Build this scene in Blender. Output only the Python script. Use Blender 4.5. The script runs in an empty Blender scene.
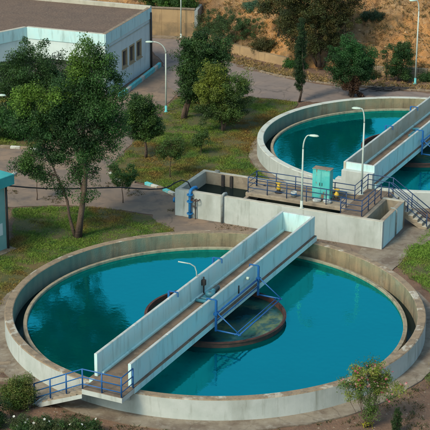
import bpy, math, random
import numpy as np
from mathutils import Vector, Matrix, noise

# ------------------------------------------------------------------ camera, sky, sun, exposure
scene = bpy.context.scene
R = math.radians
cam_d = bpy.data.cameras.new('camera')
cam = bpy.data.objects.new('camera', cam_d)
scene.collection.objects.link(cam)
scene.camera = cam
cam.location = (0, -77.80, 35.00)
PITCH, YAW, ROLL = 0.3541771, -0.00072, 0.00731
cam.rotation_mode = 'XYZ'
fw = Vector((math.sin(YAW)*math.cos(PITCH), math.cos(YAW)*math.cos(PITCH), -math.sin(PITCH)))
rt = Vector((math.cos(YAW), -math.sin(YAW), 0))
up = rt.cross(fw)
r2 = rt*math.cos(ROLL) + up*math.sin(ROLL)
u2 = up*math.cos(ROLL) - rt*math.sin(ROLL)
cam.rotation_euler = Matrix((r2, u2, -fw)).transposed().to_euler()
cam_d.sensor_width = 36.0
cam_d.lens = 1583.26/430*36.0
cam_d.clip_start = 1.0
cam_d.clip_end = 3000

SUN_EL, SUN_AZ = R(44), R(222)      # azimuth clockwise from +Y: the sun stands to the left, on the camera's side
world = bpy.data.worlds.new('World')
scene.world = world
world.use_nodes = True
wn = world.node_tree
for n in list(wn.nodes): wn.nodes.remove(n)
sky = wn.nodes.new('ShaderNodeTexSky'); sky.sky_type = 'NISHITA'; sky.sun_disc = False
sky.sun_elevation = SUN_EL; sky.sun_rotation = SUN_AZ
sky.air_density = 1.0; sky.dust_density = 3.0; sky.ozone_density = 0.2
bg = wn.nodes.new('ShaderNodeBackground'); bg.inputs['Strength'].default_value = 0.15
wo = wn.nodes.new('ShaderNodeOutputWorld')
tint = wn.nodes.new('ShaderNodeMix'); tint.data_type = 'RGBA'; tint.blend_type = 'MULTIPLY'; tint.inputs[0].default_value = 1.0
tint.inputs[7].default_value = (0.76, 0.98, 1.0, 1)      # the whole sky leans to teal, as the photograph's light does
wn.links.new(sky.outputs[0], tint.inputs[6]); wn.links.new(tint.outputs[2], bg.inputs[0]); wn.links.new(bg.outputs[0], wo.inputs[0])

sun_d = bpy.data.lights.new('sun', 'SUN'); sun_d.energy = 2.0; sun_d.angle = R(11); sun_d.color = (1.0, 0.84, 0.64)
sun = bpy.data.objects.new('sun', sun_d); scene.collection.objects.link(sun)
sdir = Vector((math.sin(SUN_AZ)*math.cos(SUN_EL), math.cos(SUN_AZ)*math.cos(SUN_EL), math.sin(SUN_EL)))
sun.rotation_euler = sdir.to_track_quat('Z', 'Y').to_euler()

scene.view_settings.view_transform = 'Standard'
scene.view_settings.look = 'None'
scene.view_settings.exposure = 0.38
scene.view_settings.gamma = 1.0
scene.view_settings.use_curve_mapping = False

rng = random.Random(7)
nr = np.random.default_rng(11)
COL = scene.collection

# ------------------------------------------------------------------ materials
def mat_base(name):
    m = bpy.data.materials.new(name); m.use_nodes = True
    nt = m.node_tree
    return m, nt, nt.nodes['Principled BSDF']

def N(nt, typ, **kw):
    n = nt.nodes.new(typ)
    for k, v in kw.items():
        if k in n.inputs: n.inputs[k].default_value = v
        else: setattr(n, k, v)
    return n

def coords(nt, scale=(1, 1, 1), world_space=False):
    if world_space:
        src = N(nt, 'ShaderNodeNewGeometry').outputs['Position']
    else:
        src = N(nt, 'ShaderNodeTexCoord').outputs['Object']
    mp = N(nt, 'ShaderNodeMapping'); mp.inputs['Scale'].default_value = scale
    nt.links.new(src, mp.inputs[0])
    return mp.outputs[0]

def noise_f(nt, vec, scale, detail=5, rough=0.6, lo=0.35, hi=0.65):
    t = N(nt, 'ShaderNodeTexNoise', Scale=scale, Detail=detail, Roughness=rough)
    nt.links.new(vec, t.inputs['Vector'])
    mr = N(nt, 'ShaderNodeMapRange'); mr.inputs['From Min'].default_value = lo; mr.inputs['From Max'].default_value = hi
    nt.links.new(t.outputs[0], mr.inputs[0])
    return mr.outputs[0]

def mix(nt, fac, a, b, blend='MIX'):
    m = N(nt, 'ShaderNodeMix'); m.data_type = 'RGBA'; m.blend_type = blend
    if isinstance(fac, (int, float)): m.inputs[0].default_value = fac
    else: nt.links.new(fac, m.inputs[0])
    for sock, v in ((m.inputs[6], a), (m.inputs[7], b)):
        if isinstance(v, tuple): sock.default_value = (*v, 1) if len(v) == 3 else v
        else: nt.links.new(v, sock)
    return m.outputs[2]

def mul(nt, a, k):
    m = N(nt, 'ShaderNodeMath', operation='MULTIPLY'); nt.links.new(a, m.inputs[0])
    if isinstance(k, (int, float)): m.inputs[1].default_value = k
    else: nt.links.new(k, m.inputs[1])
    return m.outputs[0]

def bump(nt, bsdf, h, strength=0.3, dist=0.02):
    b = N(nt, 'ShaderNodeBump'); b.inputs['Strength'].default_value = strength; b.inputs['Distance'].default_value = dist
    nt.links.new(h, b.inputs['Height']); nt.links.new(b.outputs[0], bsdf.inputs['Normal'])

def mottled(name, layers, rough=0.85, bump_scale=25, bump_s=0.3, bump_d=0.01, world_space=False, metal=0.0):
    """layers: base colour, then (colour, scale, lo, hi, amount, stretch)"""
    m, nt, b = mat_base(name)
    c = layers[0]
    for (col, sc, lo, hi, amt, st) in layers[1:]:
        f = noise_f(nt, coords(nt, st, world_space), sc, 6, 0.62, lo, hi)
        c = mix(nt, mul(nt, f, amt), c, col)
    if isinstance(c, tuple): b.inputs['Base Color'].default_value = (*c, 1)
    else: nt.links.new(c, b.inputs['Base Color'])
    b.inputs['Roughness'].default_value = rough; b.inputs['Metallic'].default_value = metal
    if bump_s:
        bump(nt, b, noise_f(nt, coords(nt, (1, 1, 1), world_space), bump_scale, 4, 0.6, 0.2, 0.8), bump_s, bump_d)
    return m

I3 = (1, 1, 1); VS = (1, 1, 0.14)
M = {}
M['paint'] = mottled('weathered_white_paint', [(0.46, 0.485, 0.455), ((0.33, 0.365, 0.33), 0.9, 0.42, 0.7, 0.7, I3),
    ((0.24, 0.25, 0.21), 0.7, 0.50, 0.70, 0.6, (1, 1, 0.3)), ((0.20, 0.21, 0.17), 2.6, 0.55, 0.74, 0.75, VS), ((0.22, 0.16, 0.10), 1.3, 0.63, 0.73, 0.6, (1, 1, 0.1)), ((0.24, 0.20, 0.14), 9, 0.64, 0.74, 0.6, I3)], 0.75, 18, 0.25)
M['paint_blue'] = mottled('faded_pale_cyan_paint', [(0.48, 0.72, 0.72), ((0.56, 0.71, 0.68), 0.8, 0.4, 0.65, 0.8, I3), ((0.30, 0.22, 0.15), 1.7, 0.63, 0.74, 0.5, (1, 1, 0.1)),
    ((0.20, 0.30, 0.28), 2.6, 0.52, 0.74, 0.7, VS), ((0.25, 0.18, 0.11), 8, 0.66, 0.75, 0.5, I3)], 0.72, 18, 0.2)
M['facade'] = mottled('pale_facade_paint', [(0.62, 0.70, 0.68), ((0.50, 0.58, 0.56), 0.6, 0.42, 0.66, 0.8, I3), ((0.38, 0.42, 0.38), 1.8, 0.55, 0.74, 0.6, VS)], 0.8, 18, 0.2)
M['paint_cream'] = mottled('cream_worn_paint', [(0.44, 0.41, 0.33), ((0.31, 0.29, 0.22), 1.2, 0.42, 0.66, 0.7, I3),
    ((0.22, 0.19, 0.14), 3.2, 0.54, 0.72, 0.6, VS)], 0.8, 18, 0.3)
M['rim'] = mottled('worn_rim_concrete', [(0.26, 0.19, 0.12), ((0.13, 0.10, 0.07), 2.3, 0.46, 0.66, 0.8, I3),
    ((0.52, 0.50, 0.42), 1.1, 0.56, 0.64, 0.6, I3), ((0.10, 0.08, 0.06), 9, 0.58, 0.7, 0.7, I3)], 0.9, 14, 0.6, 0.02)
M['rim2'] = mottled('pale_rim_concrete', [(0.47, 0.49, 0.43), ((0.30, 0.26, 0.2), 1.6, 0.52, 0.64, 0.7, I3)], 0.85, 14, 0.4, 0.02)
M['inner'] = mottled('stained_inner_concrete', [(0.30, 0.22, 0.13), ((0.13, 0.15, 0.10), 0.35, 0.42, 0.6, 0.8, I3),
    ((0.09, 0.075, 0.05), 2.2, 0.45, 0.68, 0.8, VS), ((0.35, 0.33, 0.24), 1.0, 0.56, 0.7, 0.5, I3)], 0.9, 14, 0.5, 0.02)
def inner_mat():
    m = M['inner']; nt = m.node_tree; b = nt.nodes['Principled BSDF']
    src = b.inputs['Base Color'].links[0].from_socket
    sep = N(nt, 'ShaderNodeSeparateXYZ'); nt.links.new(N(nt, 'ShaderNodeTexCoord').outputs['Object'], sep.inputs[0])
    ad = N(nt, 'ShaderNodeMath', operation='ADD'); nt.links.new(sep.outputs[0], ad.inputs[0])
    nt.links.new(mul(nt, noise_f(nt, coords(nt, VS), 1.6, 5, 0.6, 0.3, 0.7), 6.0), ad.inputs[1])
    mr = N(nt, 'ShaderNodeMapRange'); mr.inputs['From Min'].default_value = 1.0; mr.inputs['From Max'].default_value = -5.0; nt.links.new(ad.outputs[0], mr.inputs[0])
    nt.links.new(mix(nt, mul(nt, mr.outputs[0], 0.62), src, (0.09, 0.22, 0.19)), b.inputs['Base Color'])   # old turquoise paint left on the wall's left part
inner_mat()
M['paint_cream2'] = mottled('pale_cream_paint', [(0.45, 0.43, 0.35), ((0.36, 0.30, 0.21), 0.9, 0.45, 0.66, 0.8, I3), ((0.30, 0.24, 0.17), 2.8, 0.55, 0.72, 0.6, VS)], 0.8, 18, 0.3)
M['weir'] = mottled('weir_concrete', [(0.30, 0.25, 0.17), ((0.13, 0.11, 0.08), 2.5, 0.46, 0.66, 0.8, I3)], 0.85, 20, 0.4)
M['conc'] = mottled('bare_concrete', [(0.30, 0.24, 0.17), ((0.17, 0.135, 0.10), 1.4, 0.42, 0.66, 0.85, I3),
    ((0.38, 0.34, 0.27), 4, 0.55, 0.72, 0.5, I3)], 0.92, 16, 0.45, 0.015)
M['apron'] = mottled('apron_concrete', [(0.23, 0.19, 0.14), ((0.12, 0.085, 0.06), 0.7, 0.42, 0.62, 0.85, I3),
    ((0.30, 0.27, 0.22), 2.5, 0.52, 0.7, 0.6, I3), ((0.07, 0.055, 0.04), 6, 0.6, 0.72, 0.6, I3)], 0.95, 12, 0.5, 0.02, True)
M['deck'] = mottled('dusty_deck', [(0.18, 0.125, 0.085), ((0.10, 0.075, 0.055), 1.6, 0.42, 0.62, 0.8, I3),
    ((0.27, 0.21, 0.15), 5, 0.56, 0.72, 0.5, I3)], 0.95, 20, 0.4, 0.01)
M['dirt'] = mottled('brown_soil', [(0.185, 0.105, 0.064), ((0.10, 0.058, 0.038), 0.5, 0.40, 0.62, 0.85, I3),
    ((0.19, 0.14, 0.09), 1.7, 0.52, 0.7, 0.6, I3), ((0.05, 0.04, 0.028), 5, 0.55, 0.7, 0.7, I3)], 1.0, 9, 0.8, 0.05, True)
M['asphalt'] = mottled('worn_asphalt', [(0.19, 0.150, 0.130), ((0.25, 0.185, 0.145), 0.35, 0.44, 0.62, 0.75, I3),
    ((0.13, 0.105, 0.095), 1.3, 0.5, 0.68, 0.7, I3), ((0.20, 0.18, 0.16), 4, 0.6, 0.75, 0.5, I3)], 0.95, 14, 0.4, 0.015, True)
M['drive'] = mottled('dusty_driveway', [(0.165, 0.125, 0.096), ((0.25, 0.17, 0.115), 0.22, 0.42, 0.58, 0.9, I3),
    ((0.095, 0.078, 0.07), 1.0, 0.5, 0.68, 0.7, I3), ((0.23, 0.18, 0.14), 3.5, 0.58, 0.74, 0.5, I3)], 0.97, 14, 0.5, 0.02, True)
def cracks(m, scale, col, width):
    nt = m.node_tree; b = nt.nodes['Principled BSDF']
    src = b.inputs['Base Color'].links[0].from_socket
    v = coords(nt, I3, True)
    nn = N(nt, 'ShaderNodeTexNoise', Scale=0.8, Detail=4); nt.links.new(v, nn.inputs['Vector'])
    ad = N(nt, 'ShaderNodeVectorMath', operation='ADD'); nt.links.new(v, ad.inputs[0]); nt.links.new(nn.outputs['Color'], ad.inputs[1])
    vo = N(nt, 'ShaderNodeTexVoronoi', feature='DISTANCE_TO_EDGE', Scale=scale); nt.links.new(ad.outputs[0], vo.inputs['Vector'])
    mr = N(nt, 'ShaderNodeMapRange'); mr.inputs['From Min'].default_value = width; mr.inputs['From Max'].default_value = width*0.3
    nt.links.new(vo.outputs['Distance'], mr.inputs[0])
    msk = mul(nt, mr.outputs[0], noise_f(nt, v, 0.25, 3, 0.5, 0.42, 0.6))
    nt.links.new(mix(nt, mul(nt, msk, 0.45), src, col), b.inputs['Base Color'])
cracks(M['asphalt'], 0.30, (0.05, 0.042, 0.036), 0.02)
cracks(M['drive'], 0.38, (0.055, 0.045, 0.035), 0.024)
cracks(M['apron'], 0.6, (0.05, 0.04, 0.03), 0.02)
M['turf'] = mottled('turf_soil', [(0.075, 0.075, 0.022), ((0.13, 0.085, 0.03), 0.4, 0.45, 0.62, 0.8, I3),
    ((0.045, 0.06, 0.015), 1.2, 0.45, 0.65, 0.7, I3)], 1.0, 8, 0.6, 0.04, True)
M['stone'] = mottled('verge_rock', [(0.24, 0.19, 0.14), ((0.12, 0.09, 0.065), 2, 0.4, 0.65, 0.8, I3)], 0.95, 10, 0.5, 0.03)
M['hill_rock'] = mottled('ochre_rock', [(0.52, 0.34, 0.18), ((0.40, 0.22, 0.10), 1.2, 0.42, 0.62, 0.9, I3)], 0.95, 8, 0.6, 0.04)
M['gravel_roof'] = mottled('brown_roof_gravel', [(0.165, 0.105, 0.072), ((0.12, 0.08, 0.058), 0.9, 0.4, 0.62, 0.7, I3),
    ((0.24, 0.17, 0.12), 6, 0.5, 0.66, 0.75, I3), ((0.065, 0.045, 0.036), 9, 0.52, 0.66, 0.75, I3)], 1.0, 22, 0.9, 0.04)
M['tanwall'] = mottled('ochre_rendered_wall', [(0.40, 0.27, 0.14), ((0.30, 0.20, 0.11), 0.7, 0.42, 0.62, 0.8, I3),
    ((0.19, 0.13, 0.075), 2.4, 0.55, 0.72, 0.7, VS)], 0.95, 10, 0.4, 0.02)
M['tanwall_low'] = mottled('weathered_wall_base', [(0.34, 0.23, 0.12), ((0.20, 0.145, 0.085), 0.8, 0.42, 0.62, 0.9, I3)], 0.95, 10, 0.4, 0.02)
M['kerb_white'] = mottled('white_kerb_paint', [(0.50, 0.50, 0.44), ((0.2, 0.17, 0.13), 3, 0.5, 0.66, 0.9, I3)], 0.85, 16, 0.4)
M['kerb_cyan'] = mottled('cyan_kerb_paint', [(0.10, 0.46, 0.47), ((0.36, 0.5, 0.45), 2.5, 0.52, 0.66, 0.8, I3)], 0.7, 16, 0.3)
M['kerb_stone'] = mottled('bare_kerb_stone', [(0.24, 0.18, 0.12), ((0.13, 0.1, 0.07), 3, 0.45, 0.66, 0.9, I3)], 0.9, 16, 0.4)
M['rail'] = mottled('navy_rail_paint', [(0.014, 0.045, 0.12), ((0.05, 0.045, 0.05), 7, 0.58, 0.72, 0.7, I3)], 0.5, 0, 0)
M['blue'] = mottled('bright_blue_steel', [(0.010, 0.10, 0.30), ((0.04, 0.09, 0.15), 6, 0.56, 0.72, 0.7, I3)], 0.45, 0, 0)
M['bluepipe'] = mottled('blue_pipe_paint', [(0.015, 0.19, 0.46), ((0.05, 0.10, 0.18), 4, 0.52, 0.68, 0.7, I3)], 0.4, 0, 0)
M['greypipe'] = mottled('grey_pipe', [(0.25, 0.28, 0.27), ((0.15, 0.12, 0.09), 5, 0.52, 0.7, 0.7, I3)], 0.6, 0, 0)
M['rust'] = mottled('rusty_brown_steel', [(0.05, 0.022, 0.018), ((0.10, 0.042, 0.028), 2.0, 0.45, 0.65, 0.8, I3), ((0.03, 0.018, 0.015), 5, 0.5, 0.7, 0.7, I3)], 0.8, 20, 0.3)
M['darkmetal'] = mottled('dark_metal', [(0.035, 0.03, 0.028), ((0.09, 0.05, 0.03), 5, 0.55, 0.7, 0.6, I3)], 0.6, 0, 0)
M['cabinet'] = mottled('peeling_turquoise_paint', [(0.06, 0.42, 0.40), ((0.16, 0.52, 0.46), 1.5, 0.45, 0.62, 0.8, I3),
    ((0.22, 0.10, 0.045), 2.3, 0.56, 0.62, 0.9, (1, 1, 0.5))], 0.6, 18, 0.2)
M['yellow'] = mottled('yellow_paint', [(0.60, 0.38, 0.03), ((0.25, 0.13, 0.03), 8, 0.58, 0.7, 0.7, I3)], 0.5, 0, 0)
M['motor'] = mottled('teal_motor_paint', [(0.035, 0.16, 0.22), ((0.09, 0.10, 0.09), 5, 0.52, 0.7, 0.7, I3)], 0.5, 0, 0)
M['lamp'] = mottled('pale_pole_paint', [(0.42, 0.48, 0.43), ((0.26, 0.26, 0.2), 4, 0.52, 0.7, 0.6, (1, 1, 0.3))], 0.55, 0, 0)
M['lamp_head'] = mottled('lamp_head_paint', [(0.42, 0.52, 0.44)], 0.5, 0, 0)
M['sack'] = mottled('dirty_white_sack', [(0.48, 0.49, 0.47), ((0.28, 0.33, 0.3), 6, 0.5, 0.66, 0.8, I3)], 0.9, 20, 0.5)
M['kiosk'] = mottled('kiosk_teal_wall', [(0.16, 0.34, 0.31), ((0.24, 0.40, 0.36), 0.7, 0.42, 0.62, 0.8, I3), ((0.13, 0.27, 0.25), 2.2, 0.56, 0.72, 0.7, VS)], 0.8, 18, 0.2)
M['kiosk_roof'] = mottled('kiosk_turquoise_fascia', [(0.03, 0.27, 0.28), ((0.05, 0.33, 0.33), 1.2, 0.45, 0.62, 0.7, I3)], 0.7, 18, 0.2)
M['cable'] = mottled('black_rubber', [(0.012, 0.012, 0.014)], 0.6, 0, 0)
M['fframe'] = mottled('ochre_window_frame', [(0.38, 0.29, 0.17), ((0.22, 0.17, 0.1), 6, 0.5, 0.7, 0.7, I3)], 0.7, 0, 0)
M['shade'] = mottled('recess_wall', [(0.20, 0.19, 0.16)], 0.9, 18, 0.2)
M['notice'] = mottled('white_notice', [(0.55, 0.62, 0.60)], 0.8, 0, 0)

m, nt, b = mat_base('window_glass'); b.inputs['Base Color'].default_value = (0.10, 0.095, 0.105, 1); b.inputs['Roughness'].default_value = 0.15
M['glass'] = m

def water_mat(name, col, rough=0.05, patches=None, ripple=0.02, ior=1.33, gloss=(1, 1, 1)):
    """murky body under a Fresnel-weighted glossy surface"""
    m, nt, b = mat_base(name); nt.nodes.remove(b)
    c = mix(nt, noise_f(nt, coords(nt, I3), 0.35, 3, 0.5, 0.35, 0.65), col, tuple(x*0.85 for x in col))
    if patches:
        for (pc, sc, lo, hi, amt) in patches:
            c = mix(nt, mul(nt, noise_f(nt, coords(nt, I3), sc, 5, 0.55, lo, hi), amt), c, pc)
    df = N(nt, 'ShaderNodeBsdfDiffuse'); nt.links.new(c, df.inputs['Color'])
    gl = N(nt, 'ShaderNodeBsdfGlossy'); gl.inputs['Color'].default_value = (*gloss, 1); gl.inputs['Roughness'].default_value = rough
    fr = N(nt, 'ShaderNodeFresnel'); fr.inputs['IOR'].default_value = ior
    bm = N(nt, 'ShaderNodeBump'); bm.inputs['Strength'].default_value = ripple; bm.inputs['Distance'].default_value = 0.1
    nt.links.new(noise_f(nt, coords(nt, I3), 3.0, 3, 0.5, 0.2, 0.8), bm.inputs['Height'])
    nt.links.new(bm.outputs[0], gl.inputs['Normal'])
    mx = N(nt, 'ShaderNodeMixShader'); nt.links.new(fr.outputs[0], mx.inputs[0]); nt.links.new(df.outputs[0], mx.inputs[1]); nt.links.new(gl.outputs[0], mx.inputs[2])
    nt.links.new(mx.outputs[0], nt.nodes['Material Output'].inputs['Surface'])
    return m
M['water'] = water_mat('teal_tank_water', (0.0, 0.062, 0.066), 0.05, None, 0.035, 4.8, (0.06, 1.0, 1.0))
M['well_water'] = water_mat('well_water', (0.006, 0.03, 0.04), 0.08, [((0.03, 0.11, 0.085), 0.40, 0.46, 0.58, 0.9), ((0.16, 0.20, 0.09), 0.5, 0.56, 0.64, 0.8), ((0.005, 0.07, 0.10), 1.0, 0.56, 0.62, 0.7)])
M['dark_water'] = water_mat('dark_channel_water', (0.012, 0.018, 0.018), 0.15, None, 0.05, 1.33, (0.35, 0.5, 0.45))

# hillside: ochre earth and pale rock
def hill_mat():
    m, nt, b = mat_base('ochre_hillside')
    v = coords(nt, I3, True)
    c = mix(nt, noise_f(nt, v, 0.22, 5, 0.6, 0.4, 0.62), (0.66, 0.31, 0.10), (0.52, 0.33, 0.16))
    c = mix(nt, mul(nt, noise_f(nt, v, 0.9, 6, 0.65, 0.48, 0.68), 0.8), c, (0.30, 0.17, 0.08))
    c = mix(nt, mul(nt, noise_f(nt, coords(nt, (1, 1, 2.2), True), 1.9, 6, 0.7, 0.54, 0.66), 0.75), c, (0.62, 0.43, 0.25))
    c = mix(nt, mul(nt, noise_f(nt, v, 0.5, 5, 0.6, 0.55, 0.66), 0.6), c, (0.20, 0.15, 0.06))
    c = mix(nt, mul(nt, noise_f(nt, v, 4.5, 5, 0.7, 0.56, 0.66), 0.6), c, (0.18, 0.10, 0.05))
    c = mix(nt, mul(nt, noise_f(nt, v, 0.16, 4, 0.6, 0.46, 0.60), 0.75), c, (0.20, 0.125, 0.065))   # scrubby brown stretches
    nt.links.new(c, b.inputs['Base Color']); b.inputs['Roughness'].default_value = 1.0
    bump(nt, b, noise_f(nt, v, 2.8, 8, 0.7, 0.2, 0.8), 1.0, 0.25)
    return m
M['hill'] = hill_mat()

def leaf_mat(name, transl=0.3, rough=0.55):
    m, nt, b = mat_base(name)
    a = N(nt, 'ShaderNodeAttribute'); a.attribute_name = 'tint'
    nt.links.new(a.outputs['Color'], b.inputs['Base Color'])
    b.inputs['Roughness'].default_value = rough
    b.inputs['Specular IOR Level'].default_value = 0.3
    t = N(nt, 'ShaderNodeBsdfTranslucent'); nt.links.new(a.outputs['Color'], t.inputs[0])
    mx = N(nt, 'ShaderNodeMixShader'); mx.inputs[0].default_value = transl
    nt.links.new(b.outputs[0], mx.inputs[1]); nt.links.new(t.outputs[0], mx.inputs[2])
    nt.links.new(mx.outputs[0], nt.nodes['Material Output'].inputs['Surface'])
    return m
M['leaf'] = leaf_mat('leaf')
M['bark'] = mottled('bark', [(0.115, 0.075, 0.05), ((0.055, 0.038, 0.028), 3, 0.42, 0.62, 0.9, (1, 1, 0.25)), ((0.17, 0.13, 0.1), 6, 0.55, 0.7, 0.5, I3)], 1.0, 12, 0.8, 0.04)
M['straw'] = leaf_mat('straw', 0.15, 0.8)

# ------------------------------------------------------------------ mesh helpers
class MB:
    def __init__(s): s.v = []; s.f = []; s.m = []
    def add(s, vs, fs, mi=0):
        o = len(s.v); s.v += [tuple(p) for p in vs]
        for f in fs: s.f.append(tuple(i+o for i in f)); s.m.append(mi)
        return s
    def box(s, x0, x1, y0, y1, z0, z1, mi=0, top=None, bev=0.0):
        if bev:
            return s.bevbox(x0, x1, y0, y1, z0, z1, bev, mi, top)
        v = [(x0,y0,z0),(x1,y0,z0),(x1,y1,z0),(x0,y1,z0),(x0,y0,z1),(x1,y0,z1),(x1,y1,z1),(x0,y1,z1)]
        s.add(v, [(3,2,1,0),(0,1,5,4),(1,2,6,5),(2,3,7,6),(3,0,4,7)], mi)
        o = len(s.v)-8
        s.f.append((o+4,o+5,o+6,o+7)); s.m.append(mi if top is None else top)
        return s
    def bevbox(s, x0, x1, y0, y1, z0, z1, b, mi=0, top=None):
        """box with its top edges chamfered"""
        v = [(x0,y0,z0),(x1,y0,z0),(x1,y1,z0),(x0,y1,z0),
             (x0,y0,z1-b),(x1,y0,z1-b),(x1,y1,z1-b),(x0,y1,z1-b),
             (x0+b,y0+b,z1),(x1-b,y0+b,z1),(x1-b,y1-b,z1),(x0+b,y1-b,z1)]
        t = mi if top is None else top
        s.add(v, [(3,2,1,0),(0,1,5,4),(1,2,6,5),(2,3,7,6),(3,0,4,7)], mi)
        o = len(s.v)-12
        for f in ((4,5,9,8),(5,6,10,9),(6,7,11,10),(7,4,8,11),(8,9,10,11)):
            s.f.append(tuple(o+i for i in f)); s.m.append(t)
        return s
    def prism(s, poly, z0, z1, mi=0, top=None):
        n = len(poly)
        s.add([(x, y, z0) for x, y in poly] + [(x, y, z1) for x, y in poly],
              [(i, (i+1) % n, n+(i+1) % n, n+i) for i in range(n)] + [tuple(range(n))[::-1]], mi)
        o = len(s.v)-2*n
        s.f.append(tuple(o+n+i for i in range(n))); s.m.append(mi if top is None else top)
        return s
    def tube(s, pts, r, seg=8, mi=0, cap=True):
        pts = [Vector(p) for p in pts]; n = len(pts)
        rs = r if isinstance(r, (list, tuple)) else [r]*n
        rings = []
        prev = None
        for i, p in enumerate(pts):
            d = (pts[min(i+1, n-1)] - pts[max(i-1, 0)]).normalized()
            if prev is None:
                a = d.orthogonal().normalized()
            else:
                a = (prev - d*prev.dot(d)).normalized()
            prev = a; bb = d.cross(a)
            rings.append([p + (a*math.cos(2*math.pi*k/seg) + bb*math.sin(2*math.pi*k/seg))*rs[i] for k in range(seg)])
        o = len(s.v)
        for rg in rings: s.v += [tuple(q) for q in rg]
        for i in range(n-1):
            for k in range(seg):
                k2 = (k+1) % seg
                s.f.append((o+i*seg+k, o+i*seg+k2, o+(i+1)*seg+k2, o+(i+1)*seg+k)); s.m.append(mi)
        if cap:
            s.f.append(tuple(o+k for k in range(seg))[::-1]); s.m.append(mi)
            s.f.append(tuple(o+(n-1)*seg+k for k in range(seg))); s.m.append(mi)
        return s
    def lathe(s, prof, seg=48, mats=None, center=(0, 0), closed=True, wob=0):
        o = len(s.v); n = len(prof)
        for k in range(seg):
            a = 2*math.pi*k/seg
            for r, z in prof:
                s.v.append((center[0]+r*math.cos(a), center[1]+r*math.sin(a), z))
        m = n if closed else n-1
        for k in range(seg):
            k2 = (k+1) % seg
            for i in range(m):
                j = (i+1) % n
                s.f.append((o+k*n+i, o+k2*n+i, o+k2*n+j, o+k*n+j)); s.m.append(mats[i] if mats else 0)
        return s
    def disc(s, r, z, seg=64, center=(0, 0), mi=0):
        return s.add([(center[0]+r*math.cos(2*math.pi*k/seg), center[1]+r*math.sin(2*math.pi*k/seg), z) for k in range(seg)], [tuple(range(seg))], mi)
    def build(s, name, mats, parent=None, smooth=False, loc=None):
        me = bpy.data.meshes.new(name)
        me.from_pydata(s.v, [], s.f)
        if not isinstance(mats, (list, tuple)): mats = [mats]
        for m in mats: me.materials.append(M[m] if isinstance(m, str) else m)
        me.polygons.foreach_set('material_index', s.m)
        if smooth: me.polygons.foreach_set('use_smooth', [True]*len(s.f))
        me.update()
        return link(name, me, parent, loc)

def link(name, me, parent=None, loc=None):
    o = bpy.data.objects.new(name, me); COL.objects.link(o)
    if parent: o.parent = parent
    if loc: o.location = loc
    return o
def tag(o, label=None, cat=None, group=None, kind=None):
    if label: o['label'] = label
    if cat: o['category'] = cat
    if group: o['group'] = group
    if kind: o['kind'] = kind
    return o
def empty(name, loc=(0, 0, 0), rz=0, label=None, cat=None, group=None):
    o = link(name, None); o.location = loc; o.rotation_euler.z = rz; o.empty_display_size = 0.3
    return tag(o, label, cat, group)
def copy_tree(o, parent=None):
    c = o.copy(); COL.objects.link(c); c.parent = parent
    for ch in list(o.children): copy_tree(ch, c)
    return c
def struct(o): o['kind'] = 'structure'; return o

# ------------------------------------------------------------------ ground, hill, road
g = MB()
S = 1500
g.add([(-S, -S, 0), (S, -S, 0), (S, S, 0), (-S, S, 0)], [(0, 1, 2, 3)])
struct(g.build('ground', 'dirt', loc=(0, 0, -0.02)))

FX = [-60, -6, -2.3, 1.6, 6, 12.4, 18, 60]; FY = [74, 66.2, 63.9, 58.1, 54.1, 51.6, 50.7, 47.5]
def foot(x): return float(np.interp(x, FX, FY))
def hill_base(x, y):
    d = y - foot(x)
    if d < 0: return -0.3
    h = 0.55 + 0.62*d
    return h if h < 5.2 else 5.2 + 0.08*(h-5.2)
def hill_z(x, y):
    h = hill_base(x, y)
    if h < 0: return h
    d = y - foot(x); k = min(1, d/2.5)
    p = Vector((x*0.35, y*0.35, 3.1))
    n1 = noise.fractal(p, 1.0, 2.0, 4)
    n2 = noise.fractal(Vector((x*1.3, y*1.3, h*1.6)), 0.8, 2.1, 4)
    n3 = noise.turbulence(Vector((x*0.8, y*0.8, h*0.9)), 4, True)
    return h + k*(0.7*n1 + 0.30*n2 + 0.45*n3 - 0.25) + 0.1*n2
hx = np.concatenate([np.linspace(-70, -14, 40)[:-1], np.linspace(-14, 26, 230), np.linspace(26, 80, 40)[1:]])
hd = np.concatenate([[-0.05], np.linspace(0.0, 16, 100), np.linspace(16, 120, 40)[1:]])
g = MB()
for dd in hd:
    for x in hx:
        y = foot(x)+dd
        g.v.append((x, y, -0.3 if dd < 0 else hill_z(x, y)))
W_ = len(hx)
for j in range(len(hd)-1):
    for i in range(W_-1):
        g.f.append((j*W_+i, j*W_+i+1, (j+1)*W_+i+1, (j+1)*W_+i)); g.m.append(0)
struct(g.build('hill', 'hill', smooth=False))

def sheet(name, poly, z, m, jag=0.12, step=0.5):
    """a flat sheet with a slightly ragged edge"""
    pts = []
    n = len(poly)
    for i in range(n):
        a = Vector(poly[i]); b = Vector(poly[(i+1) % n]); k = max(1, int((b-a).length/step))
        for j in range(k):
            p = a.lerp(b, j/k)
            q = noise.noise_vector(Vector((p.x*0.9, p.y*0.9, z*50)))
            pts.append((p.x+q.x*jag*2, p.y+q.y*jag*2))
    mb = MB(); mb.add([(x, y, z) for x, y in pts], [tuple(range(len(pts)))])
    me = mb.build(name, m)
    return me

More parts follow.
